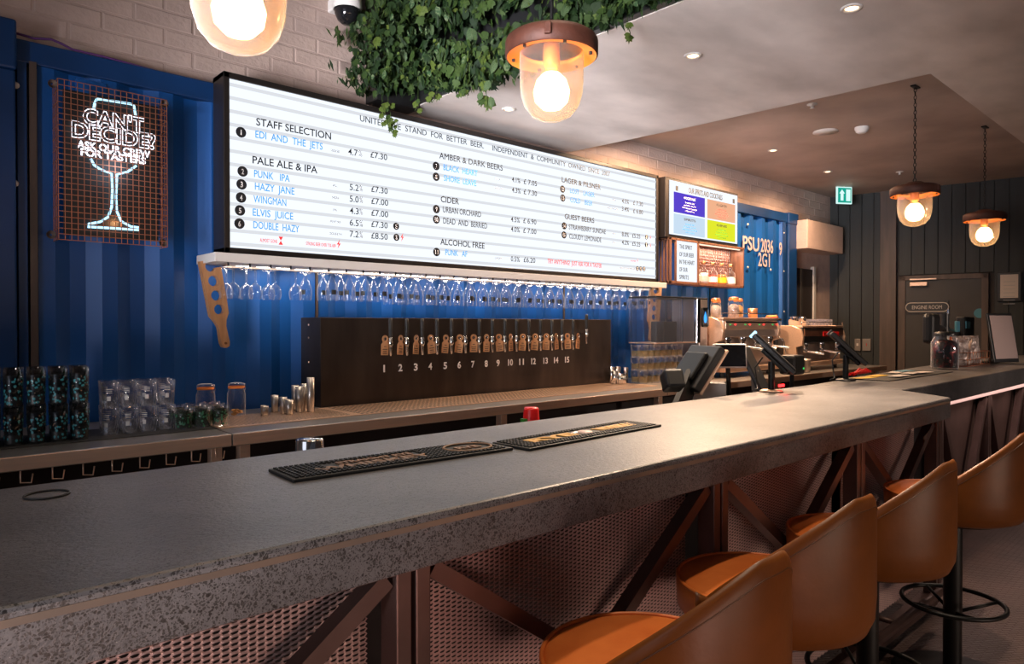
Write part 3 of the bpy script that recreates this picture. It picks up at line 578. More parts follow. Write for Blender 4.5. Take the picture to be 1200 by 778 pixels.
ntext('ASK OUR CREW', (215, 590), (822, 665), .036, bold=.03)
ntext('FOR TASTERS', (245, 655), (785, 718), .036, bold=.03)
light('neon_glow', 'POINT', (.93, NY - .02, 2.2), 2, (.7, .8, 1), .1)
light('neon_backglow', 'POINT', (.93, NY + .035, 1.92), .6, (1, .5, .2), .03)

ORD = 'first second third fourth fifth sixth seventh eighth ninth tenth eleventh twelfth thirteenth fourteenth fifteenth sixteenth seventeenth eighteenth nineteenth twentieth'.split()
ORD += ['twenty ' + x for x in ORD[:9]] + ['thirtieth'] + ['thirty ' + x for x in ORD[:9]]
ROW = ('front', 'middle', 'rear')
# ---------------------------------------------------------------- glass rack under the board with hanging glasses
rk = thing('glass_rack', 'cream underboard rack with steel rails holding upturned glasses', 'rack')
MB().bbox(1.372, 5.50, 3.86, WY - .002, 1.742, 1.792, .003).build('shelf', 'offwhite', rk)
rails = MB(); railp = None
NR = 33
for i in range(NR + 1):
    xx = 1.50 + i * .1195
    if railp is None: railp = MB().box(-.006, .006, 3.87, 4.13, 1.722, 1.742).build('rail', 'chrome', rk); railp.location = (xx - .053, 0, 0)
    else: o = railp.copy(); COL.objects.link(o); o.location = (xx - .053, 0, 0)
MB().box(1.5, 5.45, 4.12, 4.126, 1.733, 1.741).build('light_strip', 'warmstrip', rk)
light('rack_strip', 'AREA', (3.4, 4.05, 1.738), 14, (1, .86, .72), 3.9, (3.4, 4.0, 0), sy=.02)
def glassproto(name, prof, label, cat='glass', group=None, printed=None, m='glass', n=16):
    t = thing(name, label, cat, group=group); MB().lathe(prof, n=n).build('bowl', m, t)
    if printed: MB().lathe(printed[0], n=n).build('print', printed[1], t)
    return t
stem1 = glassproto('stem_glass', [(.034, 0), (.033, -.004), (.006, -.008), (.0045, -.085), (.012, -.092), (.030, -.110), (.037, -.135), (.036, -.160), (.031, -.182)], 'round stemmed goblet hanging upside down at the wooden paddle end of the rack', group='stemmed goblets at the near end of the rack')
stem2 = glassproto('beer_glass', [(.034, 0), (.033, -.005), (.008, -.012), (.007, -.030), (.020, -.055), (.035, -.090), (.038, -.120), (.036, -.150), (.033, -.178)], 'short stemmed tulip beer glass hanging upside down under the menu board', group='tulip beer glasses in the rack')
def crest(r, z0, z1, a0, a1, m, parent, n=4):
    b = MB(); vs = []; fs = []
    for k in range(n + 1):
        a = a0 + (a1 - a0) * k / n; vs += [(r * math.cos(a), r * math.sin(a), z0), (r * math.cos(a), r * math.sin(a), z1)]
    for k in range(n): fs.append((2 * k, 2 * k + 2, 2 * k + 3, 2 * k + 1))
    return b.add(vs, fs).build('printed_badge', m, parent)
crest(.0385, -.142, -.112, -2.5, -1.7, 'text', stem2)
t1, t2 = tree(stem1), tree(stem2); u1 = u2 = False
random.seed(3)
for i in range(NR):
    xx = 1.50 + i * .1195
    if xx > 5.43: break
    for j, yy in enumerate((3.93, 4.04)):
        if i in (4, 29) and j == 0: continue
        if i < 4:
            if i == 3 and j == 1: continue
            o = stem1 if not u1 else dup(t1, (0, 0, 0)); u1 = True
        else:
            o = stem2 if not u2 else dup(t2, (0, 0, 0)); u2 = True
        sc_ = .94 if (i < 4 or i > 30 or 4 <= i < 9) else 1.04
        if i < 9: sc_ = .96
        o['label'] = ('stemmed goblet' if i < 4 else 'tulip beer glass') + ', ' + ROW[j] + ' row of the rack, ' + ORD[i] + ' rail from the paddle'
        o.location = (xx + random.uniform(-.006, .006), yy, 1.7215); o.scale = (1, 1, sc_); o.rotation_euler = (0, 0, random.uniform(-.5, .5))

# ---------------------------------------------------------------- tasting paddles
def paddle(top, tilt, m, label, yaw=0):
    t = thing('tasting_paddle', label, 'paddle', top)
    out = [(-.050, 0), (.058, 0), (.056, -.20), (.050, -.31), (.030, -.345), (.022, -.38), (.024, -.47), (.018, -.495), (.0, -.503), (-.018, -.495), (-.024, -.47), (-.020, -.38), (-.032, -.345), (-.052, -.31)]
    holes = [circ(.002, -.035, .030), circ(.002, -.118, .030), circ(.002, -.200, .030), circ(.002, -.280, .029), circ(0, -.475, .008, 10)]
    for k, dy in enumerate((0, .026)):
        plate(out, holes, .018, 'board', m, t, Matrix.Rotation(yaw, 4, 'Z') @ Matrix.Translation((0, dy, 0)) @ XZ(0, 0, 0, tilt))
    return t
paddle((1.405, 4.05, 1.762), .19, 'wood', 'oak tasting paddle hanging at the neon sign end of the rack')
paddle((5.36, 3.88, 1.75), -.08, 'wood', 'oak tasting paddle hanging by the stacked pint glasses', -.45)
paddle((5.58, 4.07, 1.68), .05, 'darkwood', 'dark walnut tasting paddle against the container beside the water boiler', -.5)

# ---------------------------------------------------------------- tap wall
PY = 3.887
tw = thing('tap_wall', 'dark bronze steel panel carrying the row of beer taps', 'tap panel', (2.0, PY, .9))
MB().bbox(0, 2.72, 0, WY - PY - .002, 0, .545, .003).build('panel', 'bronze', tw)
for z in (.12, .27, .42, .50): MB().lathe([(.006, 0), (.006, .003), (0, .004)], n=8, mt=Matrix.Translation((-.001, .15, z)) @ Matrix.Rotation(-PI / 2, 4, 'Y')).build('screw', 'stain', tw)
npx = [450, 469, 487, 504, 521.6, 538, 554, 569.6, 583.5, 598, 611, 625, 639.2, 651.6, 664.4]
tpx = [457.6, 476.7, 494.8, 512, 529, 545.4, 561.7, 577, 591.7, 605.3, 620, 633.5, 646.8, 658.7, 671.7, 687.3]
lpx = [450.7, 469, 487.3, 504.6, 521.8, 538, 554.6, 569.6, 584.3, 598, 612, 626.5, 639.7, 651.3, 664.6, 676.8]
for k, px in enumerate(npx):
    q = at(px, 431 - k * .85, 'Y', PY); text(str(k + 1), 'tap_number', 'twhite', tw, Matrix.Translation((-2.0, -PY, -.9)) @ XZ(q.x, PY - .002, 1.096), .048, .030 if k < 9 and k else (.012 if k == 0 else .048), .02, align='CENTER')
tp = thing('beer_tap', 'x', 'tap', group='beer taps')
MB().cyl((0, 0, 0), (0, -.075, 0), .011).build('shank', 'chrome', tp)
MB().lathe([(.0, .030), (.010, .030), (.015, .022), (.013, .008), (.016, 0), (.016, -.018), (.011, -.026), (.009, -.035), (.008, -.085), (.006, -.088)], c=(0, -.075, 0), n=12).build('tap_body', 'chrome', tp)
MB().lathe([(.007, .030), (.012, .040), (.013, .13), (.010, .150), (0, .151)], c=(0, -.075, 0), n=10).build('handle', 'rubber', tp)
tt = tree(tp)
lb = thing('tap_tag', 'x', 'tag', group='plywood tap tags')
ring = plate([(-.028, -.085), (.028, -.085), (.029, -.018), (.016, -.002)] + [(.024 * math.cos(a), .018 + .024 * math.sin(a)) for a in np.linspace(-.6, PI + .6, 12)] + [(-.016, -.002), (-.029, -.018)], [circ(0, .018, .012, 12)], .004, 'tag_board', 'ply', lb, XZ(0, 0, 0))
b = MB()
for z, w in ((-.028, .018), (-.046, .038), (-.060, .030), (-.072, .036)): b.box(-w / 2, w / 2, -.0035, -.002, z - .004, z)
b.build('print', 'text', lb)
MB().tube([(0, -.004 + .010 * math.sin(a), .020 + .014 * math.cos(a)) for a in np.linspace(0, 2 * PI, 10)[:-1]], .002, 6, True).build('hook', 'chrome', lb); lt = tree(lb)
ordn = ['painted number ' + w_ for w_ in 'one two three four five six seven eight nine ten eleven twelve thirteen fourteen fifteen'.split()]
random.seed(5)
for k, px in enumerate(tpx):
    q = at(px, 390, 'Y', PY - .075); o = tp if k == 0 else dup(tt, (0, 0, 0)); o.location = (q.x, PY, 1.29 + (.045 if k == 15 else 0))
    o['label'] = ('chrome beer tap with black handle above ' + ordn[k]) if k < 15 else 'taller chrome beer tap past number 15, its black handle above the panel'
    q = at(lpx[k], 400, 'Y', PY - .05); o = lb if k == 0 else dup(lt, (0, 0, 0)); o.location = (q.x, PY - .055, 1.292); o.rotation_euler = (0, random.uniform(-.08, .12), random.uniform(-.5, .35))
    o['label'] = ('plywood tag hung on the tap above ' + ordn[k]) if k < 15 else 'last plywood tag of the row, past number 15'

# ---------------------------------------------------------------- back counter
BC0 = 3.235
bc = thing('back_counter', 'stainless steel back bar counter with drip trays under the taps', 'counter')
for (xa, xb) in ((-.6, 1.222), (1.226, 4.62), (4.624, 9.2)):
    MB().bbox(xa, xb, BC0, WY - .03, .842, .9, .004).build('worktop', 'steeltop', bc); MB().bbox(xa + .002, xb - .002, BC0 - .003, BC0 + .004, .846, .897, .001).build('front_edge', 'stain', bc)
MB().box(1.24, 4.75, 3.42, 3.86, .9005, .904).build('drip_tray', 'stain', bc)
b = MB()
for i in range(86):
    xx = 2.02 + i * .0312
    for j in range(10): yy = 3.44 + j * .041; b.box(xx, xx + .012, yy, yy + .026, .9042, .9050)
b.build('drip_slots', 'black', bc, 'stuff')
b = MB()
for i in range(40):
    for j in range(16):
        xx = 1.27 + i * .0175; yy = 3.46 + j * .026 + (i % 2) * .012; b.box(xx, xx + .009, yy, yy + .009, .9042, .9050)
b.build('drain_holes', 'black', bc, 'stuff')
for xx in (.1, 1.14, 1.27, 2.9, 4.55, 6.5, 8.9): MB().bbox(xx, xx + .05, BC0 + .03, BC0 + .08, 0, .842, .003).build('leg', 'stain', bc)
MB().box(-.6, 9.2, BC0 + .35, BC0 + .37, 0, .84).build('back_shadow_panel', 'back', bc)
MB().bbox(-.6, 9.2, BC0 + .02, BC0 + .35, .42, .45, .003).build('lower_shelf', 'stain', bc)
hk = None
for i in range(9):
    xx = .32 + i * .105
    pts = [(0, 0, 0), (0, 0, -.05), (.035, -.0, -.055), (.04, 0, -.02)]
    if hk is None: hk = MB().tube(pts, .003, 6).build('hook', 'stain', bc); hk.location = (xx, BC0 + .03, .842)
    else: o = hk.copy(); COL.objects.link(o); o.location = (xx, BC0 + .03, .842)
# under-bar equipment: dark fridges
fg = thing('undercounter_fridge', 'low black undercounter fridge doors below the steel back counter', 'fridge', (2.0, 3.34, 0))
for k in range(3): MB().bbox(.05 + k * .85, .85 + k * .85, 0, .2, .05, .40, .01).build('door', 'black', fg); 
# steel cups
for k, (px, h, r_, yy) in enumerate(((310, .058, .022, 3.74), (322, .10, .022, 3.85), (332, .095, .022, 3.76), (339, .085, .022, 3.70), (346, .15, .022, 3.84), (351, .15, .024, 3.76), (357.5, .16, .024, 3.80), (364, .20, .022, 3.72))):
    q = at(px, 470, 'Y', yy); h = h
    t = tag(MB().lathe([(0, .0), (r_ * .86, .0), (r_, h), (r_ * .92, h), (r_ * .8, .006)], n=16).build('measure_cup', 'steeltop'), ['shortest steel spirit measure, at the jar end of the row', 'steel spirit measure half hidden behind the short ones', 'low steel spirit measure beside the shortest one', 'small steel measure in front of the tall cylinders', 'tall steel cylinder behind the middle of the cluster', 'tall steel cylinder in the middle of the cluster', 'tall steel cylinder next to the tap panel edge', 'tallest steel cylinder, touching the tap panel side'][k], 'measure', 'steel measures by the tap panel')
    t.location = (q.x, yy, .9)
for k, (px, h, yy) in enumerate(((717, .14, 3.84), (720.5, .11, 3.76), (724, .14, 3.82), (727, .09, 3.72), (731.5, .06, 3.76), (733, .13, 3.84))):
    q = at(px, 440, 'Y', yy); t = tag(MB().lathe([(0, 0), (.02, 0), (.026, h), (.023, h), (.018, .006)], n=14).build('measure_cup', 'chrome'), ['steel measure standing against the tap panel end', 'slim steel measure second from the tap panel end', 'tall steel measure in the middle of the far cluster', 'low steel measure in the far cluster', 'shortest steel measure beside the stacked pint glasses', 'flared steel measure touching the stacked pint glasses'][k], 'measure', 'steel measures by the pint stacks'); t.location = (q.x, yy, .9)

# jars with orange seals
def jar(loc, s, label, fill=None, lidm='orange', ring='orange'):
    t = thing('storage_jar', label, 'jar', loc); t.scale = (s, s, s)
    MB().lathe([(0, .002), (.044, .002), (.047, .01), (.047, .12), (.040, .14), (.038, .155)], n=20).build('jar_glass', 'glass', t)
    MB().lathe([(.041, .150), (.043, .152), (.043, .160), (.041, .162)], n=20).build('rubber_seal', ring, t)
    MB().lathe([(.042, .162), (.042, .175), (.03, .18), (0, .181)], n=20).build('lid', 'glass' if lidm == 'orange' else lidm, t)
    MB().tube([(.044, -.006, .175), (.050, 0, .150), (.047, .006, .13)], .0015, 5).build('clip', 'chrome', t)
    if fill == 'discs':
        random.seed(11)
        for i in range(12):
            a = random.uniform(0, 6.28); rr_ = random.uniform(0, .025); mt = Matrix.Translation((rr_ * math.cos(a), rr_ * math.sin(a), .008 + i * .0022)) @ Matrix.Rotation(random.uniform(-.5, .5), 4, 'X')
            MB().lathe([(0, 0), (.014, 0), (.014, .004), (0, .004)], n=10, mt=mt).build('disc', 'chips', t)
    elif fill: MB().lathe([(0, .006), (.043, .008), (.043, .10), (.02, .12), (0, .12)], n=14).build('contents', fill, t)
    return t
jar((at(277, 480, 'Y', 3.83).x, 3.83, .905), 1.0, 'clip top glass jar with a few wooden discs and orange seal', 'discs')
jar((at(241, 480, 'Y', 3.86).x, 3.86, .905), 1.0, 'empty clip top glass jar behind the green printed tumblers')

# drinking glasses on the back counter
tall = glassproto('printed_glass', [(.0, .004), (.028, .004), (.030, .0), (.036, .155), (.034, .155)], 'tall pint glass wrapped in dark teal camouflage print, in the double stack', group='teal printed pint glasses stacked two high', m='darkglass')
random.seed(21)
def speckle(prof_r, z0, z1, n, m, parent, s=(.006, .012)):
    b = MB()
    for i in range(n):
        a = random.uniform(0, 2 * PI); z = random.uniform(z0, z1); r_ = prof_r(z) + .0008; w = random.uniform(*s); h = random.uniform(*s) * 1.1; da = w / r_ / 2
        b.add([(r_ * math.cos(a - da), r_ * math.sin(a - da), z), (r_ * math.cos(a), r_ * math.sin(a), z - h / 2), (r_ * math.cos(a + da), r_ * math.sin(a + da), z), (r_ * math.cos(a + .6 * da), r_ * math.sin(a + .6 * da), z + h / 2), (r_ * math.cos(a - .6 * da), r_ * math.sin(a - .6 * da), z + h / 2)], [(0, 1, 2, 3, 4)])
    return b.build('print', m, parent, 'stuff')
MB().lathe([(.0305, .008), (.0345, .128)], n=16).build('wrap_print', 'black', tall)
speckle(lambda z: .031 + .006 * z / .155, .01, .12, 70, 'cyan', tall); speckle(lambda z: .0312 + .006 * z / .155, .01, .12, 14, 'tan', tall, (.003, .008)); speckle(lambda z: .0312 + .006 * z / .155, .01, .12, 8, 'offwhite', tall, (.002, .004))
tr_ = tree(tall); first = True
for lv in range(2):
    for i in range(6):
        for j in range(3):
            o = tall if first else dup(tr_, (0, 0, 0)); first = False
            o['label'] = 'teal printed pint glass, ' + ('lower', 'upper')[lv] + ' layer, ' + ROW[j] + ' row, ' + ORD[i] + ' from the container corner'
            o.location = (.275 + i * .080 + j * .012, 3.52 + j * .085, .904 + lv * .158); o.rotation_euler = (0, 0, random.uniform(0, 6))
mid_ = glassproto('tumbler_glass', [(0, .004), (.030, .004), (.032, 0), (.037, .115), (.035, .115)], 'clear tumbler with a white printed emblem, stacked two high', group='white printed tumblers stacked two high', m='pint')
crest(.0355, .035, .055, -2.3, -1.85, 'offwhite', mid_); 
for z in (.070, .078, .086): crest(.0362, z, z + .003, -2.4, -1.7, 'offwhite', mid_)
tr_ = tree(mid_); first = True
for lv in range(2):
    for i in range(4):
        for j in range(3):
            o = mid_ if first else dup(tr_, (0, 0, 0)); first = False
            o['label'] = 'white printed tumbler, ' + ('lower', 'upper')[lv] + ' layer, ' + ROW[j] + ' row, ' + ORD[i] + ' from the teal glasses'
            o.location = (.805 + i * .080 + j * .012, 3.58 + j * .082, .904 + lv * .118); o.rotation_euler = (0, 0, random.uniform(-.4, .4))
low = glassproto('low_tumbler', [(0, .004), (.034, .004), (.037, 0), (.040, .10), (.038, .10)], 'low clear glass wrapped in green leaf print near the jars', group='green printed low glasses', m='pint')
speckle(lambda z: .0372 + .003 * z / .1, .008, .078, 60, 'green', low, (.006, .014)); MB().lathe([(.0368, .006), (.0392, .08)], n=16).build('wrap_print', 'leafdark', low)
tr_ = tree(low); first = True
for i in range(3):
    for j in range(3):
        o = low if first else dup(tr_, (0, 0, 0)); first = False
        o['label'] = 'low green printed glass, ' + ROW[j] + ' row, ' + ORD[i] + ' from the tumblers'
        o.location = (1.105 + i * .087 + j * .01, 3.53 + j * .09, .904); o.rotation_euler = (0, 0, random.uniform(0, 6))
matm = tag(MB().bbox(.26, 1.235, 3.44, 3.80, .9, .9035, .001).build('bar_mat', 'rubber'), 'black rubber drip mat under the stacked glasses on the steel counter', 'mat')
pg = glassproto('pint_glass', [(0, .004), (.030, .004), (.032, 0), (.034, .06), (.040, .075), (.041, .108), (.039, .108)], 'clear pint glass in the three high stack beside the tap panel', group='pint glasses stacked three high', m='pint')
MB().lathe([(.0332, .012), (.0345, .058)], n=16).build('amber_reflection_band', 'amberrefl', pg)  # tinted ring paints an amber reflection onto the lower glass
tr_ = tree(pg); first = True
for lv in range(3):
    for i in range(7):
        for j in range(2):
            o = pg if first else dup(tr_, (0, 0, 0)); first = False
            o['label'] = 'clear pint glass, ' + ('bottom', 'middle', 'top')[lv] + ' layer, ' + ROW[j] + ' row, ' + ORD[i] + ' from the tap panel'
            o.location = (4.82 + i * .086 + j * .01, 3.62 + j * .088, .901 + lv * .110); o.rotation_euler = (0, 0, random.uniform(-.4, .4))

# ---------------------------------------------------------------- water boiler, coffee machines
wb = thing('water_boiler', 'tall glass fronted steel dispenser with blue droplet display above the pint glasses', 'dispenser', (4.98, 3.60, .9))
MB().bbox(0, .62, .0, .010, .345, .735, .003).build('front_glass', 'glass', wb); MB().bbox(0, .010, .0, .30, .345, .735, .003).build('side_glass', 'glass', wb)
MB().bbox(0, .80, 0, .30, .735, .75, .003).build('top_cover', 'black', wb); MB().bbox(0, .62, 0, .30, .335, .345, .003).build('shelf', 'stain', wb)
MB().bbox(.60, .66, -.015, .02, .33, .735, .006).build('edge_strip', 'chrome', wb); MB().box(.38, .385, -.006, 0, .345, .735).build('glass_joint', 'chrome', wb)
MB().bbox(.66, .80, .0, .30, .0, .735, .006).build('case', 'steel2', wb); MB().bbox(.22, .42, .08, .22, .345, .53, .004).build('inner_box', 'black', wb)
MB().bbox(.69, .79, -.012, .002, .48, .66, .02).build('display', 'black', wb); dsq = bpy.data.objects['display']
MB().lathe([(0, .04), (.024, 0), (.026, -.02), (.016, -.04), (0, -.045)], n=12, mt=Matrix.Translation((.74, -.014, .575)) @ Matrix.Diagonal((1, .1, 1.3, 1))).build('droplet_light', 'blued', dsq)
MB().bbox(.60, .82, -.06, .02, .0, .02, .003).build('drip_shelf', 'stain', wb)
def coffee(loc, label, W_=1.15, red=False, groups=4):
    t = thing('coffee_machine', label, 'coffee machine', loc)
    hz = .58 if not red else .50
    MB().bbox(0, W_, .05, .50, .10, hz - .20, .02).build('body', 'steel2', t)
    # side cheeks with rounded shoulders
    for k, xx in enumerate((-.02, W_)):
        out = [(.0, .06), (.46, .06), (.48, .3), (.48, hz - .06), (.40, hz - .01), (.06, hz - .01), (-.03, hz - .05), (-.06, hz - .14), (-.05, hz - .22), (.02, hz - .24)]
        plate(out, [], .03, 'side_cheek', 'stain', t, Matrix.Translation((xx, 0, 0)) @ Matrix(((0, 0, 1, 0), (1, 0, 0, 0), (0, 1, 0, 0), (0, 0, 0, 1))), .004)
    MB().bbox(0, W_, -.04, .48, hz - .20, hz - .03, .012).build('boiler_housing', 'steel2' if not red else 'black', t)
    MB().bbox(.03, W_ - .03, -.052, -.038, hz - .125, hz - .045, .003).build('control_strip', 'stain' if not red else 'darkwood', t)
    MB().box(.03, W_ - .03, -.054, -.051, hz - .062, hz - .045).build('name_strip', 'black', t)
    for k in range(groups):
        gx = .12 + k * (W_ - .24) / max(1, groups - 1)
        for q_, cm in ((0, 'greenled' if not red else 'red'), (.09, 'redled')):
            if red: continue
            MB().box(gx - .02 + q_, gx + .0 + q_, -.056, -.051, hz - .082, hz - .072).build('indicator', cm, t)
        MB().lathe([(.038, .0), (.042, -.03), (.030, -.05), (.030, -.075), (.034, -.078), (.034, -.10), (.01, -.11), (0, -.11)], c=(gx, -.01, hz - .20), n=16).build('group_head', 'chrome', t); gh = sorted((c for c in bpy.data.objects if c.parent == t and c.name.startswith('group_head')), key=lambda c: c.name)[-1]
        h = MB().cyl((gx, -.04, hz - .29), (gx + .05, -.20, hz - .315), .011, .014).build('portafilter', 'chrome', gh)
    if red:
        for k in range(2): MB().bbox(W_ * .45 + k * .25, W_ * .45 + .17 + k * .25, -.06, -.05, hz - .13, hz - .08, .004).build('red_button_panel', 'red', t)
    MB().bbox(.02, W_ - .02, -.08, .30, .05, .10, .006).build('drip_tray', 'stain', t)
    MB().box(.02, W_ - .02, .06, .065, .10, .34).build('splash_back', 'steel2', t)
    for xx in (.08, W_ - .08):
        for yy in (.02, .42): MB().cyl((xx, yy, 0), (xx, yy, .07), .02).build('foot', 'black', t)
    b = MB(); b.tube([(0.0, -.03, hz - .0), (0, -.03, hz + .03), (W_, -.03, hz + .03), (W_, -.03, hz)], .005, 6); b.build('cup_rail', 'chrome', t)
    MB().bbox(0, W_, -.04, .48, hz - .03, hz - .01, .004).build('cup_tray', 'stain', t)
    MB().tube([(W_ - .03, -.06, hz - .2), (W_ + .0, -.11, hz - .25), (W_ + .01, -.13, hz - .42)], .006, 6).build('steam_wand', 'chrome', t)
    return t
coffee((5.88, 3.54, .9), 'large stainless coffee machine beside the water boiler', 1.06)
coffee((7.42, 3.50, .9), 'lower dark coffee machine with red button panels by the dark wall', 1.05, True, 3)
MB_ = [('jar one', 6.12)]
jar((6.08, 3.70, 1.471), 1.05, 'jar of white sachets at the boiler end of the coffee machine top', 'paper', 'copperlid')
jar((6.26, 3.80, 1.471), 1.0, 'clear jar with copper lid behind the tallest jar on the coffee machine', None, 'copperlid')
jar((6.38, 3.68, 1.471), 1.15, 'tallest clip top jar on the coffee machine', 'foil', 'copperlid')
jar((6.54, 3.72, 1.471), 1.1, 'brown filled clip top jar next to the steel mug', 'chips', 'copperlid')
t = tag(MB().lathe([(0, 0), (.045, 0), (.05, .10), (.047, .10), (.04, .01)], n=16).build('steel_mug', 'copperlid'), 'copper coloured mug at the far end of the coffee machine top', 'mug'); t.location = (6.76, 3.68, 1.471)
g = thing('coffee_grinder', 'coffee grinder with clear hopper and red and orange lid', 'grinder', (7.17, 3.68, .9))
MB().bbox(-.08, .08, -.1, .1, 0, .36, .02).build('body', 'black', g); MB().lathe([(.05, .36), (.085, .40), (.095, .54), (.09, .545)], n=16).build('hopper', 'glass', g); MB().lathe([(0, .37), (.05, .37), (.08, .40), (.085, .46), (0, .46)], n=16).build('beans', 'darkwood', g)
MB().lathe([(.098, .545), (.10, .56), (.09, .57), (0, .572)], n=16).build('lid', 'black', g); MB().lathe([(.062, .572), (.062, .592), (.05, .602), (0, .604)], n=16).build('lid_cap', 'orange', g); MB().lathe([(.066, .571), (.066, .585)], n=16).build('lid_ring', 'red', g)
cupp = tag(MB().lathe([(0, 0), (.028, 0), (.034, .075), (.032, .075), (.026, .006)], n=14).build('coffee_glass', 'pint'), 'small clear glass upturned on the lower coffee machine', 'glass', 'glasses on the lower coffee machine'); k = 0
for i in range(6):
    for j in range(2):
        o = cupp if k == 0 else cupp.copy()
        if k: COL.objects.link(o)
        o['label'] = 'small clear glass on the lower coffee machine, ' + ROW[j] + ' row, ' + ORD[i] + ' from the jugs'
        o.location = (7.88 + i * .085, 3.55 + j * .09, 1.391); k += 1
cupp = tag(MB().lathe([(0, 0), (.034, 0), (.040, .085), (.041, .10), (.036, .085), (.03, .006)], n=14).build('milk_jug', 'chrome'), 'steel milk jug on the lower coffee machine beside the grinder', 'jug', 'steel jugs on the coffee machine')
for i in range(4):
    o = cupp if i == 0 else cupp.copy()
    if i: COL.objects.link(o)
    o['label'] = ORD[i] + ' steel milk jug from the grinder on top of the lower coffee machine'
    o.location = (7.50 + i * .09, 3.58 + (i % 2) * .08, 1.391)
# jugs shelf between machines
for i in range(3):
    o = tag(MB().lathe([(0, 0), (.045, 0), (.05, .12), (.052, .14), (.045, .12), (.04, .006)], n=16).build('milk_jug', 'steel2'), ('large steel jug on the counter below the grinder', 'second large steel jug between the coffee machines', 'third large steel jug under the lower machine edge')[i], 'jug'); o.location = (7.04 + i * .12, 3.36, .9 + .0)

# ---------------------------------------------------------------- the bar
BFY, BBY, BZ = 1.0, 1.735, 1.07
bar = thing('bar_counter', 'long polished concrete topped bar with brown steel truss front', 'bar counter')
def bslab(pts, z0, z1, name):
    bm = bmesh.new(); lo = [bm.verts.new((x, y, z0)) for x, y in pts]; hi = [bm.verts.new((x, y, z1)) for x, y in pts]; n = len(pts)
    bm.faces.new(lo[::-1]); bm.faces.new(hi)
    for i in range(n): bm.faces.new((lo[i], lo[(i + 1) % n], hi[(i + 1) % n], hi[i]))
    bmesh.ops.recalc_face_normals(bm, faces=bm.faces[:])
    es = [e for e in bm.edges if abs(e.verts[0].co.z - z1) < 1e-6 and abs(e.verts[1].co.z - z1) < 1e-6 or abs(e.verts[0].co.z - e.verts[1].co.z) > .01]
    bmesh.ops.bevel(bm, geom=es, offset=.007, segments=2, affect='EDGES', profile=.5)
    me = bpy.data.meshes.new(name); bm.to_mesh(me); bm.free(); me.materials.append(M['conc']); o = bpy.data.objects.new(name, me); COL.objects.link(o); o.parent = bar; return o
bslab([(-1.2, BFY), (3.62, BFY), (3.85, 1.285), (3.85, BBY), (-1.2, BBY)], .978, BZ, 'worktop')
bslab([(3.852, 1.285), (9.2, 1.33), (9.2, 1.98), (6.0, 1.90), (3.852, BBY)], .95, BZ, 'worktop')
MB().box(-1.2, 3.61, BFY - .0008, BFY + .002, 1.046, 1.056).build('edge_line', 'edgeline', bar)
MB().box(-1.2, 3.62, BFY + .004, BFY + .03, .9775, .9785).build('edge_trim', 'steelframe', bar)
FYp = 1.13; MYp = 1.20
MB().box(3.8, 9.2, 1.49, 1.51, 0, .95).build('backing_panel', 'back', bar)
MB().box(-1.2, 3.8, 1.62, 1.66, 0, .975).build('inner_panel', 'back', bar)
MB().box(3.8, 9.2, 1.70, 1.73, 0, .95).build('inner_panel', 'back', bar)
MB().box(-1.2, 3.8, FYp - .03, FYp + .03, .935, .977).build('top_rail', 'steelframe', bar)
MB().box(-1.2, 3.8, FYp - .03, FYp + .03, .05, .10).build('bottom_rail', 'steelframe', bar)
posts = [-.33, .758, 1.847, 2.875, 3.82]
for x in posts:
    for dx in (-.022, .022): MB().bbox(x + dx - .017, x + dx + .017, FYp - .028, FYp + .028, .05, .975, .003).build('post', 'steelframe', bar)
for a_, b_ in zip(posts[:-1], posts[1:]):
    w = b_ - a_; mx_ = (a_ + b_) / 2
    MB().bar((a_ + .05, FYp, .925), (b_ - .05, FYp, .925 - .70 * (w - .1)), .034, .044, (0, 1, 0)).build('diagonal_brace', 'steelframe', bar)
    MB().bar((b_ - .05, FYp + .001, .925), (a_ + .05, FYp + .001, .925 - .70 * (w - .1)), .034, .038, (0, 1, 0)).build('diagonal_brace', 'steelframe', bar)
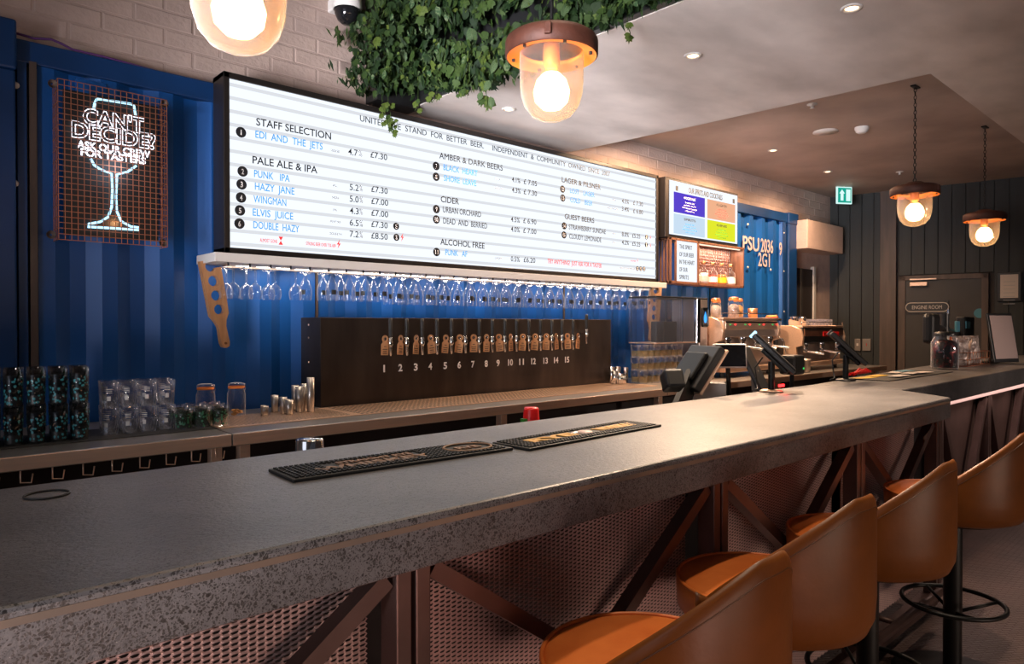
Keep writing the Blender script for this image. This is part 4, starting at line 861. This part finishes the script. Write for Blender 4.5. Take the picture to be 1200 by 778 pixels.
# expanded metal: real hexagon openings
def hexmesh(x0, x1, z0, z1, y, px_=.0155, pz=.0098):
    nx = int((x1 - x0) / px_); nz = int((z1 - z0) / pz); t_ = .0030
    ang = np.radians([0, 60, 120, 180, 240, 300]); ca, sa = np.cos(ang), np.sin(ang)
    outer = np.stack([ca * px_ * .667 * 1.0, sa * pz * .577 * 1.0], 1); inner = np.stack([ca * (px_ * .667 - t_), sa * (pz * .577 - t_ * .55)], 1)
    ii, jj = np.meshgrid(np.arange(nx * 1), np.arange(nz), indexing='ij')
    cx_ = x0 + (ii + .5) * px_; cz_ = z0 + (jj + .5) * pz + (ii % 2) * pz / 2
    C_ = np.stack([cx_.ravel(), cz_.ravel()], 1); N = len(C_)
    O = C_[:, None, :] + outer[None]; I = C_[:, None, :] + inner[None]
    V = np.zeros((N, 12, 3)); V[:, :6, 0] = O[:, :, 0]; V[:, :6, 2] = O[:, :, 1]; V[:, 6:, 0] = I[:, :, 0]; V[:, 6:, 2] = I[:, :, 1]; V[:, :, 1] = y; V[:, 6:, 1] = y + .0016
    # strands twist: the upper edge of each opening leans out like expanded metal
    V[:, 7:9, 1] = y - .0035
    k = np.arange(6); F1 = np.stack([k, (k + 1) % 6, 6 + (k + 1) % 6, 6 + k], 1); F = (F1[None] + (np.arange(N) * 12)[:, None, None]).reshape(-1, 4)
    me = bpy.data.meshes.new('mesh_panel'); me.vertices.add(N * 12); me.vertices.foreach_set('co', V.ravel()); me.loops.add(F.size); me.loops.foreach_set('vertex_index', F.ravel().astype(np.int32))
    me.polygons.add(len(F)); me.polygons.foreach_set('loop_start', np.arange(0, F.size, 4, dtype=np.int32)); me.polygons.foreach_set('loop_total', np.full(len(F), 4, dtype=np.int32)); me.update(calc_edges=True)
    me.materials.append(M['meshm']); o = bpy.data.objects.new('mesh_panel', me); COL.objects.link(o); o.parent = bar; o['kind'] = 'stuff'
for a_, b_ in zip(posts[:-1], posts[1:]): hexmesh(a_ + .04 if a_ > 0 else 0.0, b_ - .04, .10, .95, MYp)
# far section
F2 = 1.40
MB().bbox(3.80, 9.2, F2 - .04, F2 + .03, .905, .95, .003).build('top_rail', 'pale', bar)
MB().box(3.9, 9.2, F2 - .015, F2 - .005, .953, .9495 + .0).build('light_strip', 'warmstrip', bar)
light('bar_strip', 'AREA', (6.2, F2 - .08, .948), 5, (1, .75, .68), 4.6, (6.2, F2 + .05, 0), sy=.03)
p2 = [4.80 + 1.05 * i for i in range(5)]
for i, x in enumerate(p2):
    for dx in (-.02, .02): MB().bbox(x + dx - .015, x + dx + .015, F2 - .028, F2 + .028, .05, .905, .003).build('post', 'steelframe', bar)
    if i < 4:
        mx_ = x + .525; MB().bar((x + .05, F2, .89), (mx_ - .03, F2, .10), .045, .045, (0, 1, 0)).build('diagonal_brace', 'steelframe', bar); MB().bar((x + 1.0, F2, .89), (mx_ + .03, F2, .10), .045, .045, (0, 1, 0)).build('diagonal_brace', 'steelframe', bar)
        MB().box(x + .03, x + 1.02, F2 + .05, F2 + .055, .06, .90).build('sheet_panel', 'steelframe', bar)
MB().tube([(-1, 1.0, .22), (3.6, 1.0, .22)], .018, 10).build('foot_rail', 'steelframe', bar)
for x in (.825, 1.93, 2.99): MB().tube([(x, 1.0, .22), (x, 1.12, .22)], .012, 8).build('rail_bracket', 'steelframe', bar)

# bar top things
def barmat(pts, label, kind):
    P_ = [at(px, py, 'Z', BZ + .009) for px, py in pts]; a, b2, c_, d_ = P_; ux = (c_ - a); L_ = ux.length; ang = math.atan2(ux.y, ux.x); Wd = .142
    t = thing('bar_runner', label, 'bar mat', (a.x, a.y - Wd, BZ + .0005), ang)
    MB().bbox(0, L_, 0, Wd, 0, .007, .002).build('mat_base', 'rubber', t)
    b = MB()
    for i in range(int(L_ / .0125)):
        for j in range(10):
            x = .008 + i * .0122; y = .008 + j * .0131
            inn = (.10 < x < .36 and .035 < y < .105) if kind == 1 else ((.06 < x < .53) and .045 < y < .10)
            if kind == 1 and (x - .50) ** 2 / .0055 + (y - .07) ** 2 / .0035 < 1: inn = True
            if not inn: b.box(x, x + .0075, y, y + .0075, .007, .0105)
    b.build('rubber_studs', 'rubber', t, 'stuff')
    if kind == 1:
        text('WHISKEY', 'raised_lettering', 'tan', t, Matrix.Translation((.07, .034, .0085)), .035, .30, .03, .004); text('STRAIGHT RYE', 'raised_lettering', 'tan', t, Matrix.Translation((.14, .080, .0085)), .024, .20, .03, .004)
        b = MB(); b.tube([(.50 + .068 * math.cos(a), .071 + .052 * math.sin(a), .010) for a in np.linspace(0, 2 * PI, 24)[:-1]], .003, 6, True); b.build('oval_emblem', 'tan', t)
        text('RYE', 'raised_lettering', 'tan', t, Matrix.Translation((.50, .058, .0085)), .03, .07, .03, .004, align='CENTER')
    else:
        text('RYE', 'raised_lettering', 'gold', t, Matrix.Translation((.07, .048, .0085)), .045, .19, .04, .004); text('WHISKEY', 'raised_lettering', 'gold', t, Matrix.Translation((.37, .048, .0085)), .045, .19, .04, .004)
        b = MB(); b.lathe([(.020, 0), (.018, .003), (0, .004)], c=(0, 0, 0), n=14, mt=Matrix.Translation((.315, .07, .008)) @ Matrix.Diagonal((1.2, 1.2, 1, 1))); b.lathe([(.010, 0), (0, .004)], n=10, mt=Matrix.Translation((.29, .085, .008)) @ Matrix.Diagonal((2.2, .7, 1, 1))); b.build('bird_emblem', 'pale', t)
barmat([(310.7, 549), (346, 562), (561, 516), (601, 522)], 'black rubber bar mat with tan raised lettering and an oval emblem', 1)
barmat([(579, 517), (624.5, 525.6), (734.5, 491.6), (774, 497)], 'black rubber bar mat with gold raised lettering and a pale bird emblem', 2)
# ring on the worktop
t = tag(MB().tube([(.251 + .037 * math.cos(a), 1.605 + .037 * math.sin(a), BZ + .0022) for a in np.linspace(0, 2 * PI, 28)[:-1]], .0022, 6, True).build('rubber_ring', 'rubber'), 'thin black rubber ring lying on the concrete bar top', 'ring')
# stuff behind the bar: underbar shelf
ub = thing('underbar_shelf', 'black steel shelf behind the bar top', 'shelf'); MB().bbox(.2, 4.6, 1.75, 2.02, .90, .92, .003).build('shelf', 'blackmetal', ub); 
for xx in (.3, 2.3, 4.5): MB().box(xx, xx + .03, 1.98, 2.01, 0, .90).build('leg', 'blackmetal', ub)
q = at(363, 520, 'Y', 1.90); t = tag(MB().lathe([(.045, 0), (.039, .145), (.036, .149), (0, .15)], n=24).build('cocktail_tin', 'chrome'), 'upturned chrome shaker tin standing behind the bar', 'tin'); t.location = (q.x, 1.90, .92)
q = at(622.5, 490, 'Y', 1.84); t = thing('red_cup', 'upturned red plastic cup behind the bar mats', 'cup', (q.x, 1.84, .92)); MB().lathe([(.040, .0), (.028, .17), (.025, .178), (0, .179)], n=20).build('cup_body', 'red', t); MB().box(-.045, -.025, -.01, .01, .12, .14).build('green_tab', 'greenp', t)

# tills
def rotm(loc, yaw, tilt): return Matrix.Translation(loc) @ Matrix.Rotation(yaw, 4, 'Z') @ Matrix.Rotation(tilt, 4, 'X')
def w(px, py, Y): return at(px, py, 'Y', Y)
t = thing('till', 'large black till seen from behind beside the stacked pint glasses', 'till', w(812, 470, 1.92).xy.to_3d() + Vector((0, 0, .92)))
L0 = t.location.copy()
c = w(815, 431, 1.95) - L0
mt = rotm(c, -2.0, -.62)
MB().bbox(-.13, .13, -.02, .02, -.125, .125, .008, mt).build('monitor', 'black', t); MB().bbox(-.135, .135, .02, .032, -.13, .13, .004, mt).build('bezel', 'stain', t)
MB().bbox(-.09, .09, -.045, -.02, -.09, .07, .01, mt).build('rear_housing', 'blackmetal', t)
c = w(788, 446, 1.88) - L0; MB().bbox(-.045, .045, -.04, .04, -.045, .045, .012, rotm(c, -.55, -.5)).build('card_reader', 'black', t)
a = w(786, 470, 1.86) - L0; b3 = w(812, 440, 1.94) - L0; a.z = 0.0
MB().bar(a, b3, .09, .03, (.3, -1, .3)).build('stand', 'blackmetal', t)
MB().bbox(-.1, .1, -.06, .08, 0, .012, .004).build('base', 'black', t)
L0 = w(858, 470, 1.90); L0 = Vector((L0.x, 1.90, .92)); t = thing('customer_display', 'small black customer screen on a post facing the bar', 'display', L0)
c = w(855, 417, 1.90) - L0; mt = rotm(c, -.75, -.12)
MB().bbox(-.085, .085, -.012, .012, -.062, .062, .005, mt).build('screen_case', 'offwhite', t); MB().box(-.075, .078, -.0135, -.012, -.055, .055, mt).build('screen', 'dome', t)
MB().cyl((0, .01, 0), (c.x * .5, .02, c.z - .02), .012).build('post', 'blackmetal', t); MB().bbox(-.05, .05, -.04, .05, 0, .012, .003).build('base', 'black', t)
L0 = w(832, 470, 1.95); L0 = Vector((L0.x, 1.95, .92)); t = thing('receipt_printer', 'dark box shaped receipt printer below the customer screen', 'printer', L0, .5); MB().bbox(-.07, .07, -.08, .08, 0, .19, .01).build('case', 'blackmetal', t); MB().bbox(-.072, -.066, -.08, .08, .0, .19, .002).build('side_trim', 'offwhite', t)
def payterm(px, py, Y, label, s=1, led=True):
    L0 = w(px, py, Y); L0 = Vector((L0.x, Y, BZ)); t = thing('payment_screen', label, 'till', L0)
    MB().lathe([(0, .001), (.055, .001), (.055, .006), (.045, .012), (0, .013)], n=24).build('base', 'stain' if led else 'black', t)
    MB().cyl((0, 0, .012), (0, 0, .15), .016).build('post', 'blackmetal', t)
    mt = Matrix.Translation((.02 * s, 0, .19)) @ Matrix.Rotation(.48, 4, 'Z') @ Matrix.Rotation(-.80, 4, 'X')
    MB().bbox(-.10, .10, -.012, .012, -.13 * s, .13 * s, .005, mt).build('screen_case', 'black', t); MB().bbox(-.10, .10, -.016, -.012, -.125 * s, .125 * s, .003, mt).build('screen', 'blackmetal', t)
    MB().bbox(-.05, .05, .012, .035, -.11 * s, .05 * s, .008, mt).build('rear_arm', 'blackmetal', t)
    MB().bbox(-.012, .012, -.02, .02, .125 * s, .14 * s, .003, mt).build('status_light', 'neon' if led else 'black', t)
    MB().tube([(-.03, .03, .17), (-.07, .05, .12), (-.05, .05, .05), (-.08, .03, .02), (-.10, .05, .006)], .004, 6).build('cable', 'black', t)
    if led:
        for k in range(2): MB().box(.02 + k * .03, .035 + k * .03, -.035, -.025, .025, .037).build('red_light', 'redled', t)
        light('red_led', 'POINT', (L0.x + .04, L0.y - .06, BZ + .04), .05, (1, .05, .05), .01)
    return t
payterm(904, 461, 1.68, 'black tilted payment screen on a chrome disc base with red lights')
payterm(991, 446, 1.72, 'black tilted payment screen on a black base by the flyers', 1.0, False)
L0 = w(884, 466, 1.86); L0 = Vector((L0.x, 1.86, .92)); t = thing('order_screen', 'slim black screen edge on, standing behind the chrome based terminal', 'screen', L0)
mt = rotm((0, 0, .24), .3, -.45); MB().bbox(-.10, .10, -.012, .012, -.13, .13, .005, mt).build('screen_case', 'black', t); MB().bar((0, -.02, 0), (0, 0, .24), .05, .02, (0, 1, 0)).build('stand', 'steel2', t)
L0 = w(925, 455, 1.62); L0 = w(928, 452, 1.85); L0 = Vector((L0.x, 1.85, .92)); t = thing('card_terminal', 'chunky dark card terminal with a green light behind the bar', 'card machine', L0)
MB().bbox(-.06, .06, -.05, .05, .20, .31, .015).build('case', 'blackmetal', t); MB().cyl((0, 0, 0), (0, 0, .2), .012).build('post', 'blackmetal', t); MB().box(.03, .04, -.052, -.05, .23, .24).build('green_light', 'greenled', t)
# paper / flyers / red straws
fl = [((1003, 444), (1020, 441), 'yellow', 'yellow printed card nearest the black screen base'), ((1018, 442), (1038, 438.5), 'yellow', 'yellow printed card in the middle of the flyers'), ((1032, 438), (1055, 434.5), 'paper', 'white flyer partly under the blue one'), ((1042, 436), (1062, 434), 'bluepaper', 'blue flyer beside the red straws'), ((1040, 442), (1066, 440.5), 'paper', 'long white flyer on the bar front side'), ((1058, 439), (1076, 437.5), 'paper', 'small white card at the middle of the flyer spread'), ((1070, 438), (1090, 437), 'paper', 'white card at the snack basket end')]
tray = tag(MB().bbox(4.37, 5.55, 1.52, 1.78, BZ + .0005, BZ + .006, .002).build('menu_tray', 'rubber'), 'dark rubber mat holding flyers on the far bar top', 'mat')
for k, (a, b_, m_, lab) in enumerate(fl):
    A = at(*a, 'Z', BZ + .008); Bq = at(*b_, 'Z', BZ + .008); cc = (A + Bq) / 2
    o = tag(MB().bbox(-.10, .10, -.035, .035, 0, .0015, .0005).build('flyer', m_), lab, 'flyer', 'flyers on the far bar'); o.location = (cc.x, min(max(cc.y, 1.56), 1.74), BZ + .0065 + k * .0017); o.rotation_euler = (0, 0, .1 * (k % 3) - .1)
t = thing('red_straw_bundle', 'bundle of bright red bar straws on the dark mat', 'straws', (4.75, 1.84, BZ))
for k in range(7): MB().cyl((-.16 + .01 * k, -.01 * (k % 3), .012 + .006 * (k % 2)), (.14 - .005 * k, .02 + .012 * k - .04, .02 + .008 * (k % 3)), .008, n=6).build('straw', 'red', t)

# snack basket, jar, jointed tap-like device, menu holder
def bag(x, y, z, s, rz, m, label, tilt=0):
    random.seed(int(x * 1000)); vs = []; fs = []; n = 8
    for i in range(n + 1):
        for side in (0, 1):
            for j in range(n + 1):
                u_ = j / n - .5; v_ = i / n; th = .035 * (1 - (2 * abs(u_)) ** 2.5) * math.sin(PI * min(1, max(0, v_))) ** .5 if 0 < i < n else .001
                vs.append((u_ * .14 * s + random.uniform(-.003, .003), (th if side else -th) * s + random.uniform(-.005, .005) * (0 < i < n), v_ * .20 * s))
    def I(i, sd, j): return i * 2 * (n + 1) + sd * (n + 1) + j
    for i in range(n):
        for sd in (0, 1):
            for j in range(n): fs.append((I(i, sd, j), I(i, sd, j + 1), I(i + 1, sd, j + 1), I(i + 1, sd, j)))
    o = tag(MB().add(vs, fs, False).build('crisp_packet', m), label, 'crisp packet', 'snack packets in the wire basket'); o.location = (x, y, z); o.rotation_euler = (tilt, 0, rz); return o
bx_ = at(1130, 420, 'Z', BZ)
q1 = at(1133, 432, 'Y', 1.66); q2 = at(1168, 430, 'Y', 1.60)
bk = thing('wire_basket', 'copper wire basket of snack packets on the far bar', 'basket', (6.27, 1.62, BZ + .002))
bw, bd, bhh = .62, .16, .11
for z in (.004, .055, bhh): MB().tube([(0, 0, z), (bw, 0, z), (bw, bd, z), (0, bd, z)], .003, 6, True).build('wire', 'copper', bk)
for k in range(9): MB().tube([(bw * k / 8, 0, bhh), (bw * k / 8, 0, .004), (bw * k / 8, bd, .004), (bw * k / 8, bd, bhh)], .002, 5).build('wire', 'copper', bk)
for k, (dx, m_, lab) in enumerate(((.07, 'foil', 'silver snack packet at the jar end of the wire basket'), (.22, 'foil', 'crumpled silver snack packet second in the wire basket'), (.38, 'foil', 'tall silver snack packet leaning in the wire basket'), (.54, 'foil', 'blue cornered snack packet at the far end of the basket'))): bag(6.27 + dx, 1.70 + .02 * (k % 2), BZ + .008, 1.08 + .08 * (k % 2), -.5 + .3 * (k % 3), m_, lab, .12 * (-1) ** k)
j = thing('sweet_jar', 'big glass jar packed with dark wrapped snacks', 'jar', (5.93, 1.68, BZ)); MB().lathe([(0, .003), (.085, .003), (.09, .02), (.09, .20), (.07, .235), (.068, .25)], n=24).build('jar_glass', 'glass', j); MB().lathe([(0, .01), (.082, .012), (.084, .19), (.05, .215), (0, .22)], n=16).build('contents', 'darkfoil', j); MB().lathe([(.072, .25), (.074, .275), (0, .28)], n=20).build('lid', 'black', j)
k9 = thing('jointed_tap_device', 'black jointed bar device with chrome rod behind the snack basket', 'tap', (6.55, 1.86, BZ))
MB().cyl((0, 0, 0), (0, 0, .42), .035).build('column', 'black', k9); MB().cyl((.10, 0, 0), (.10, 0, .46), .008).build('rod', 'chrome', k9); MB().cyl((-.32, 0, .33), (.34, 0, .26), .022).build('arm', 'black', k9)
MB().bbox(-.42, -.22, -.04, .04, .18, .42, .03).build('head', 'black', k9); MB().bbox(.16, .24, -.05, -.03, .27, .36, .004).build('price_card', 'whitescr' if False else 'bluepaper', k9); MB().bbox(-.06, -.04, -.05, -.04, .12, .24, .003).build('pump_handle', 'white', k9)
t = thing('sauce_bottle', 'small amber bottle among the snack packets', 'bottle', (6.62, 1.835, BZ)); MB().lathe([(0, .0), (.032, 0), (.034, .12), (.030, .15), (.012, .18), (.012, .23)], n=14).build('bottle_glass', 'liqamb', t); MB().lathe([(.015, .23), (.015, .25), (0, .251)], n=10).build('cap', 'chrome', t)
t = thing('menu_stand', 'black A frame stand with pale menu sheet at the bar end', 'menu stand', (7.10, 1.58, BZ), 0); mt = rotm((0, 0, .22), -.35, -.16)
MB().bbox(-.16, .16, -.008, .008, -.21, .21, .004, mt).build('holder', 'black', t); MB().box(-.135, .15, -.010, -.008, -.18, .19, mt).build('menu_sheet', 'pale', t); MB().bbox(-.16, .16, .05, .12, 0, .02, .004).build('foot', 'black', t); MB().bar((0, .09, .01), (0, .03, .3), .05, .012, (0, 1, 0)).build('strut', 'black', t)
t = thing('till', 'upright black till with a pale blue screen corner by the menu stand', 'till', (7.05, 1.84, BZ)); MB().bbox(-.16, .16, -.03, .03, .05, .40, .01).build('monitor', 'black', t); MB().box(-.12, .02, -.033, -.03, .30, .36).build('screen_corner', 'bluepaper', t); MB().cyl((0, 0, 0), (0, 0, .06), .05).build('foot', 'black', t)

# ---------------------------------------------------------------- stools
st = thing('bar_stool', 'x', 'bar stool', group='leather bar stools')
RS = .242
def shell():
    b = MB(); nA = 44; th0 = math.radians(108); cols = []
    z_bot = .655
    for i in range(nA + 1):
        th = -th0 + 2 * th0 * i / nA; u_ = abs(th) / th0
        zt = 1.000 - .285 * (max(0, u_ - .08) / .92) ** 1.35
        zt = max(zt, .69)
        dx, dy = math.sin(th), -math.cos(th)
        prof = []
        R = RS
        # outer side, from underneath up, then the rounded rim, then the inner side
        for rr_, zz in ((R * .55, z_bot - .012), (R * .80, z_bot - .010), (R * .93, z_bot + .004), (R * .985, z_bot + .035), (R * 1.0, z_bot + .09), (R * 1.0, (z_bot + zt) / 2 + .03), (R * .995, zt - .030), (R * .985, zt - .010), (R * .955, zt), (R * .93, zt - .004), (R * .905, zt - .016), (R * .89, zt - .05), (R * .86, min(zt - .055, .70)), (R * .86, .68)):
            prof.append((dx * rr_, dy * rr_, zz))
        cols.append(prof)
    n = len(cols[0]); vs = [p_ for c_ in cols for p_ in c_]; fs = []
    for i in range(nA):
        for j in range(n - 1): fs.append((i * n + j, (i + 1) * n + j, (i + 1) * n + j + 1, i * n + j + 1))
    fs.append(tuple(range(n))); fs.append(tuple(range(nA * n, nA * n + n))[::-1])
    b.add(vs, fs, True); return b, cols
sb, cols = shell(); sh = sb.build('backrest', 'leather', st)
MB().tube([Vector(c_[6]) for c_ in cols], .0016, 6).build('seam_piping', 'piping', sh)
R_ = .215
MB().lathe([(0, .650), (R_ * .95, .650), (R_, .66), (R_ + .003, .718), (R_ - .004, .730), (R_ - .02, .737), (R_ * .6, .744), (0, .746)], n=48, c=(0, .03, 0)).build('seat', 'seat', st); stq = bpy.data.objects['seat']
MB().tube([((R_ - .001) * math.cos(a), .03 + (R_ - .001) * math.sin(a), .732) for a in np.linspace(0, 2 * PI, 49)[:-1]], .005, 6, True).build('piping', 'seat', stq)
MB().lathe([(0, .630), (.16, .632), (.17, .645), (.16, .69), (0, .69)], n=24).build('seat_pan', 'blackmetal', st)
MB().lathe([(.033, .02), (.033, .64)], n=20).build('pole', 'blackmetal', st)
MB().lathe([(.0, .016), (.05, .02), (.20, .012), (.215, .006), (.215, 0), (0, 0)], n=36).build('base', 'blackmetal', st)
RF = .178
MB().tube([(RF * math.cos(a), RF * math.sin(a), .30) for a in np.linspace(0, 2 * PI, 41)[:-1]], .009, 8, True).build('foot_ring', 'blackmetal', st); frg = bpy.data.objects['foot_ring']
for k in range(4):
    a = PI / 4 + k * PI / 2; MB().tube([(.03 * math.cos(a), .03 * math.sin(a), .262), (RF * math.cos(a), RF * math.sin(a), .297)], .007, 8).build('spoke', 'blackmetal', frg)
stt = tree(st)
for k, (x, y, rz, lab) in enumerate(((1.15, .82, .02, 'nearest tan leather tub stool, cut off by the bottom of the photo'), (1.72, .88, -.03, 'second tan leather tub stool from the camera, its seat tucked against the mesh'), (2.35, .88, 0, 'third tan leather tub stool, overlapping the one at the frame edge'), (3.17, .865, .03, 'tan leather tub stool at the frame edge with its black foot ring showing'))):
    o = st if k == 0 else dup(stt, (0, 0, 0)); o.location = (x, y, 0); o.rotation_euler = (0, 0, rz); o['label'] = lab

# ---------------------------------------------------------------- pendant lamps
pl = thing('pendant_lamp', 'x', 'pendant lamp', group='industrial glass pendant lamps')
R0 = .168
MB().lathe([(0, .085), (.05, .085), (.075, .07), (.15, .055), (R0 - .004, .045), (R0, .035), (R0, -.012), (R0 - .006, -.016)], n=40).build('cap', 'rust', pl); cpq = [c for c in bpy.data.objects if c.parent == pl][0]
MB().lathe([(R0 - .006, -.016), (R0 - .012, -.010), (.118, -.006), (.112, .01)], n=40).build('glass_ring', 'orange', pl)
for k in range(6):
    a = .4 + k * PI / 3; MB().cyl((.142 * math.cos(a), .142 * math.sin(a), -.004), (.142 * math.cos(a), .142 * math.sin(a), -.018), .006, n=8).build('bolt', 'black', cpq)
MB().lathe([(.116, 0), (.116, -.10), (.112, -.15), (.098, -.195), (.070, -.228), (.035, -.243), (0, -.247)], n=36).build('glass_jar', 'lampglass', pl)
MB().lathe([(0, .03), (.03, .03), (.03, -.04), (.022, -.06), (.0, -.06)], n=14).build('lamp_holder', 'orange', pl)
MB().lathe([(0, -.070), (.030, -.075), (.054, -.10), (.066, -.14), (.060, -.175), (.036, -.200), (0, -.208)], n=20).build('bulb', 'bulb', pl)
MB().bbox(-R0 - .012, -R0 + .01, -.012, .012, 0, .04, .004).build('side_lug', 'rust', cpq)
hook = MB().tube([(0, 0, .08), (.012, 0, .10), (0, 0, .125), (-.012, 0, .10), (0, 0, .085)], .004, 6).build('hook', 'blackmetal', pl)
plt = tree(pl)
PL = [(.695, 1.78, 2.335, 4.28, 'clear glass pendant lamp half out of frame above the neon sign side'), (1.83, 1.785, 2.385, 4.28, 'large pendant lamp with rust cap hanging in front of the foliage'), (5.80, 1.85, 2.385, ZB, 'pendant lamp on a chain, nearer of the two in the recessed ceiling'), (7.45, 1.80, 2.355, ZB, 'pendant lamp on a chain, the one beside the exit door notice')]
link = MB(); link.tube([(.009 * math.cos(a), 0, .017 * math.sin(a)) for a in np.linspace(0, 2 * PI, 11)[:-1]], .0028, 5, True)
lk = None
for k, (x, y, z, zc_, lab) in enumerate(PL):
    o = pl if k == 0 else dup(plt, (0, 0, 0)); o.location = (x, y, z); o['label'] = lab; o.rotation_euler = (0, 0, .7 * k)
    light('pendant_bulb', 'POINT', (x, y, z - .12), (30, 55, 40, 40)[k], (1, .55, .25), .045)
    ch = thing('lamp_chain', ('black flex holding the lamp above the neon sign side', 'thin black flex holding the lamp in front of the foliage', 'black chain of the nearer recessed ceiling pendant', 'black chain of the pendant beside the exit door notice')[k], 'chain', (x, y, z + .12))
    if k < 2:
        MB().cyl((0, 0, 0), (0, 0, zc_ - z - .12), .006).build('flex', 'blackmetal', ch)
    else:
        n = int((zc_ - z - .13) / .028)
        for i in range(n):
            if lk is None: o2 = lk = link.build('link', 'blackmetal', ch)
            else: o2 = lk.copy(); COL.objects.link(o2); o2.parent = ch
            o2.location = (0, 0, .012 + i * .028); o2.rotation_euler = (0, 0, PI / 2 * (i % 2))
        MB().bbox(-.05, .05, -.02, .02, zc_ - z - .13, zc_ - z - .12, .003).build('ceiling_plate', 'blackmetal', ch)

# ---------------------------------------------------------------- foliage
fo = thing('hanging_foliage', 'dense mass of ivy and ferns hanging from the ceiling edge above the menu board', 'foliage')
random.seed(42); rng = np.random.default_rng(4)
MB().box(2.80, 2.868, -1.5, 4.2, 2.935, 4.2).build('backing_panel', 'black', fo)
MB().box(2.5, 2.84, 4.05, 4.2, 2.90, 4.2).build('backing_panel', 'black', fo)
def leafshape(kind):
    if kind == 'ivy': return [(0, -.5), (.28, -.42), (.52, -.18), (.30, .02), (.34, .28), (.10, .22), (0, .6), (-.10, .22), (-.34, .28), (-.30, .02), (-.52, -.18), (-.28, -.42)]
    if kind == 'oval': return [(0, -.5), (.26, -.3), (.36, 0), (.25, .3), (0, .55), (-.25, .3), (-.36, 0), (-.26, -.3)]
    return [(0, -.5), (.13, 0), (0, .6), (-.13, 0)]
def leafmat(p_, s, out):
    z = Vector(out).normalized(); up = Vector((0, 0, -1)) + Vector((random.uniform(-.6, .6), random.uniform(-.6, .6), random.uniform(-.3, .5)))
    x = up.cross(z).normalized(); y = z.cross(x).normalized()
    return Matrix.Translation(p_) @ Matrix((x, y, z)).transposed().to_4x4() @ Matrix.Scale(s, 4)
def folpos(front):
    y = random.uniform(1.3, 4.15) if random.random() < .6 else random.uniform(2.9, 4.15)
    z = 2.93 + random.random() ** 1.2 * 1.1
    bulge = .16 + .22 * max(0, (y - 2.9) / 1.3)
    if front: x = 2.80 - bulge * random.uniform(.75, 1.15)
    else: x = 2.82 - bulge * random.uniform(.2, 1.0)
    if y < 2.45: x = 2.82 - (2.82 - x) * .6
    if y > 3.6 and z < 3.35: x -= random.uniform(0, .20)
    if random.random() < .13: y = random.uniform(1.3, 2.9); z = random.uniform(2.92, 3.12); x = 2.80 - random.uniform(0, .12)
    low_ = -.13 * max(0, math.sin((y - 2.5) * 2.6)) if y > 2.5 else 0
    z = z + low_ * (1 if z < 3.2 else 0)
    return Vector((x, y, z))
protos = []
for kind, m_ in (('ivy', 'leaf'), ('ivy', 'leafdark'), ('oval', 'leafvar'), ('ivy', 'leaflight'), ('oval', 'leaf')):
    sh_ = leafshape(kind); n = len(sh_); b = MB(); b.add([(x, y, -.12 * abs(x) * 2 - .15 * y * y) for x, y in sh_] + [(0, 0, .03)], [(i, (i + 1) % n, n) for i in range(n)]); o = b.build('leaf', m_, fo); protos.append(o)
    p_ = folpos(True); o.matrix_local = leafmat(p_, .07, (-1, -.4, -.1))
for i in range(280):
    r_ = random.random(); k = 0 if r_ < .42 else 1 if r_ < .62 else 2 if r_ < .82 else 3 if r_ < .92 else 4
    o = protos[k].copy(); COL.objects.link(o); p_ = folpos(True)
    if k == 2: p_.y = random.uniform(2.5, 3.3) if random.random() < .6 else p_.y
    o.matrix_local = leafmat(p_, random.uniform(.055, .095) * (1.15 if k in (2, 4) else 1), (-1, random.uniform(-.9, .3), random.uniform(-.5, .4)))
def mass(n, kinds, m_, smin, smax, front=False, name='small_leaves'):
    b = MB()
    for i in range(n):
        sh_ = leafshape(random.choice(kinds)); mt = leafmat(folpos(front), random.uniform(smin, smax), (-1, random.uniform(-1, .6), random.uniform(-.7, .7)))
        b.add([mt @ Vector((x, y, -.2 * abs(x))) for x, y in sh_], [tuple(range(len(sh_)))])
    b.build(name, m_, fo, 'stuff')
mass(2600, ('ivy', 'oval'), 'leafdark', .04, .08); mass(1500, ('ivy', 'blade'), 'leaf', .03, .065); mass(500, ('oval', 'blade'), 'leafvar', .03, .06, True); mass(500, ('blade', 'ivy'), 'leaflight', .02, .045, True)
mass(900, ('blade',), 'leafdark', .05, .11, True, 'fern_blades'); mass(260, ('blade',), 'leaf', .04, .09, True, 'fern_blades'); mass(700, ('ivy',), 'leaf', .04, .07, True)
# trailing vines
for (pa, pb, Yv) in (((455, 122), (461, 160), 3.88), ((448, 125), (456, 152), 3.88), ((490, 118), (486, 130), 3.6), ((512, 108), (506, 120), 3.4), ((566, 95), (572, 130), 3.0), ((735, 30), (739, 45), 2.2), ((545, 100), (541, 113), 3.1)):
    A = at(*pa, 'Y', Yv); Bq = at(*pb, 'Y', Yv); MB().tube([A + Vector((0, 0, .15)), A, (A + Bq) / 2 + Vector((.01, 0, 0)), Bq], .0022, 5).build('vine', 'leaf', fo)
    for q_ in range(max(4, int((A - Bq).length / .016))):
        o = protos[random.choice((0, 3, 3, 2 if pa[0] == 566 else 3))].copy(); COL.objects.link(o); p_ = A.lerp(Bq, random.random()) + Vector((random.uniform(-.03, .03), random.uniform(-.03, .03), 0)); o.matrix_local = leafmat(p_, random.uniform(.028, .05) * (1.7 if pa[0] == 566 else 1), (-1, -.7, .1))
    Lg = None
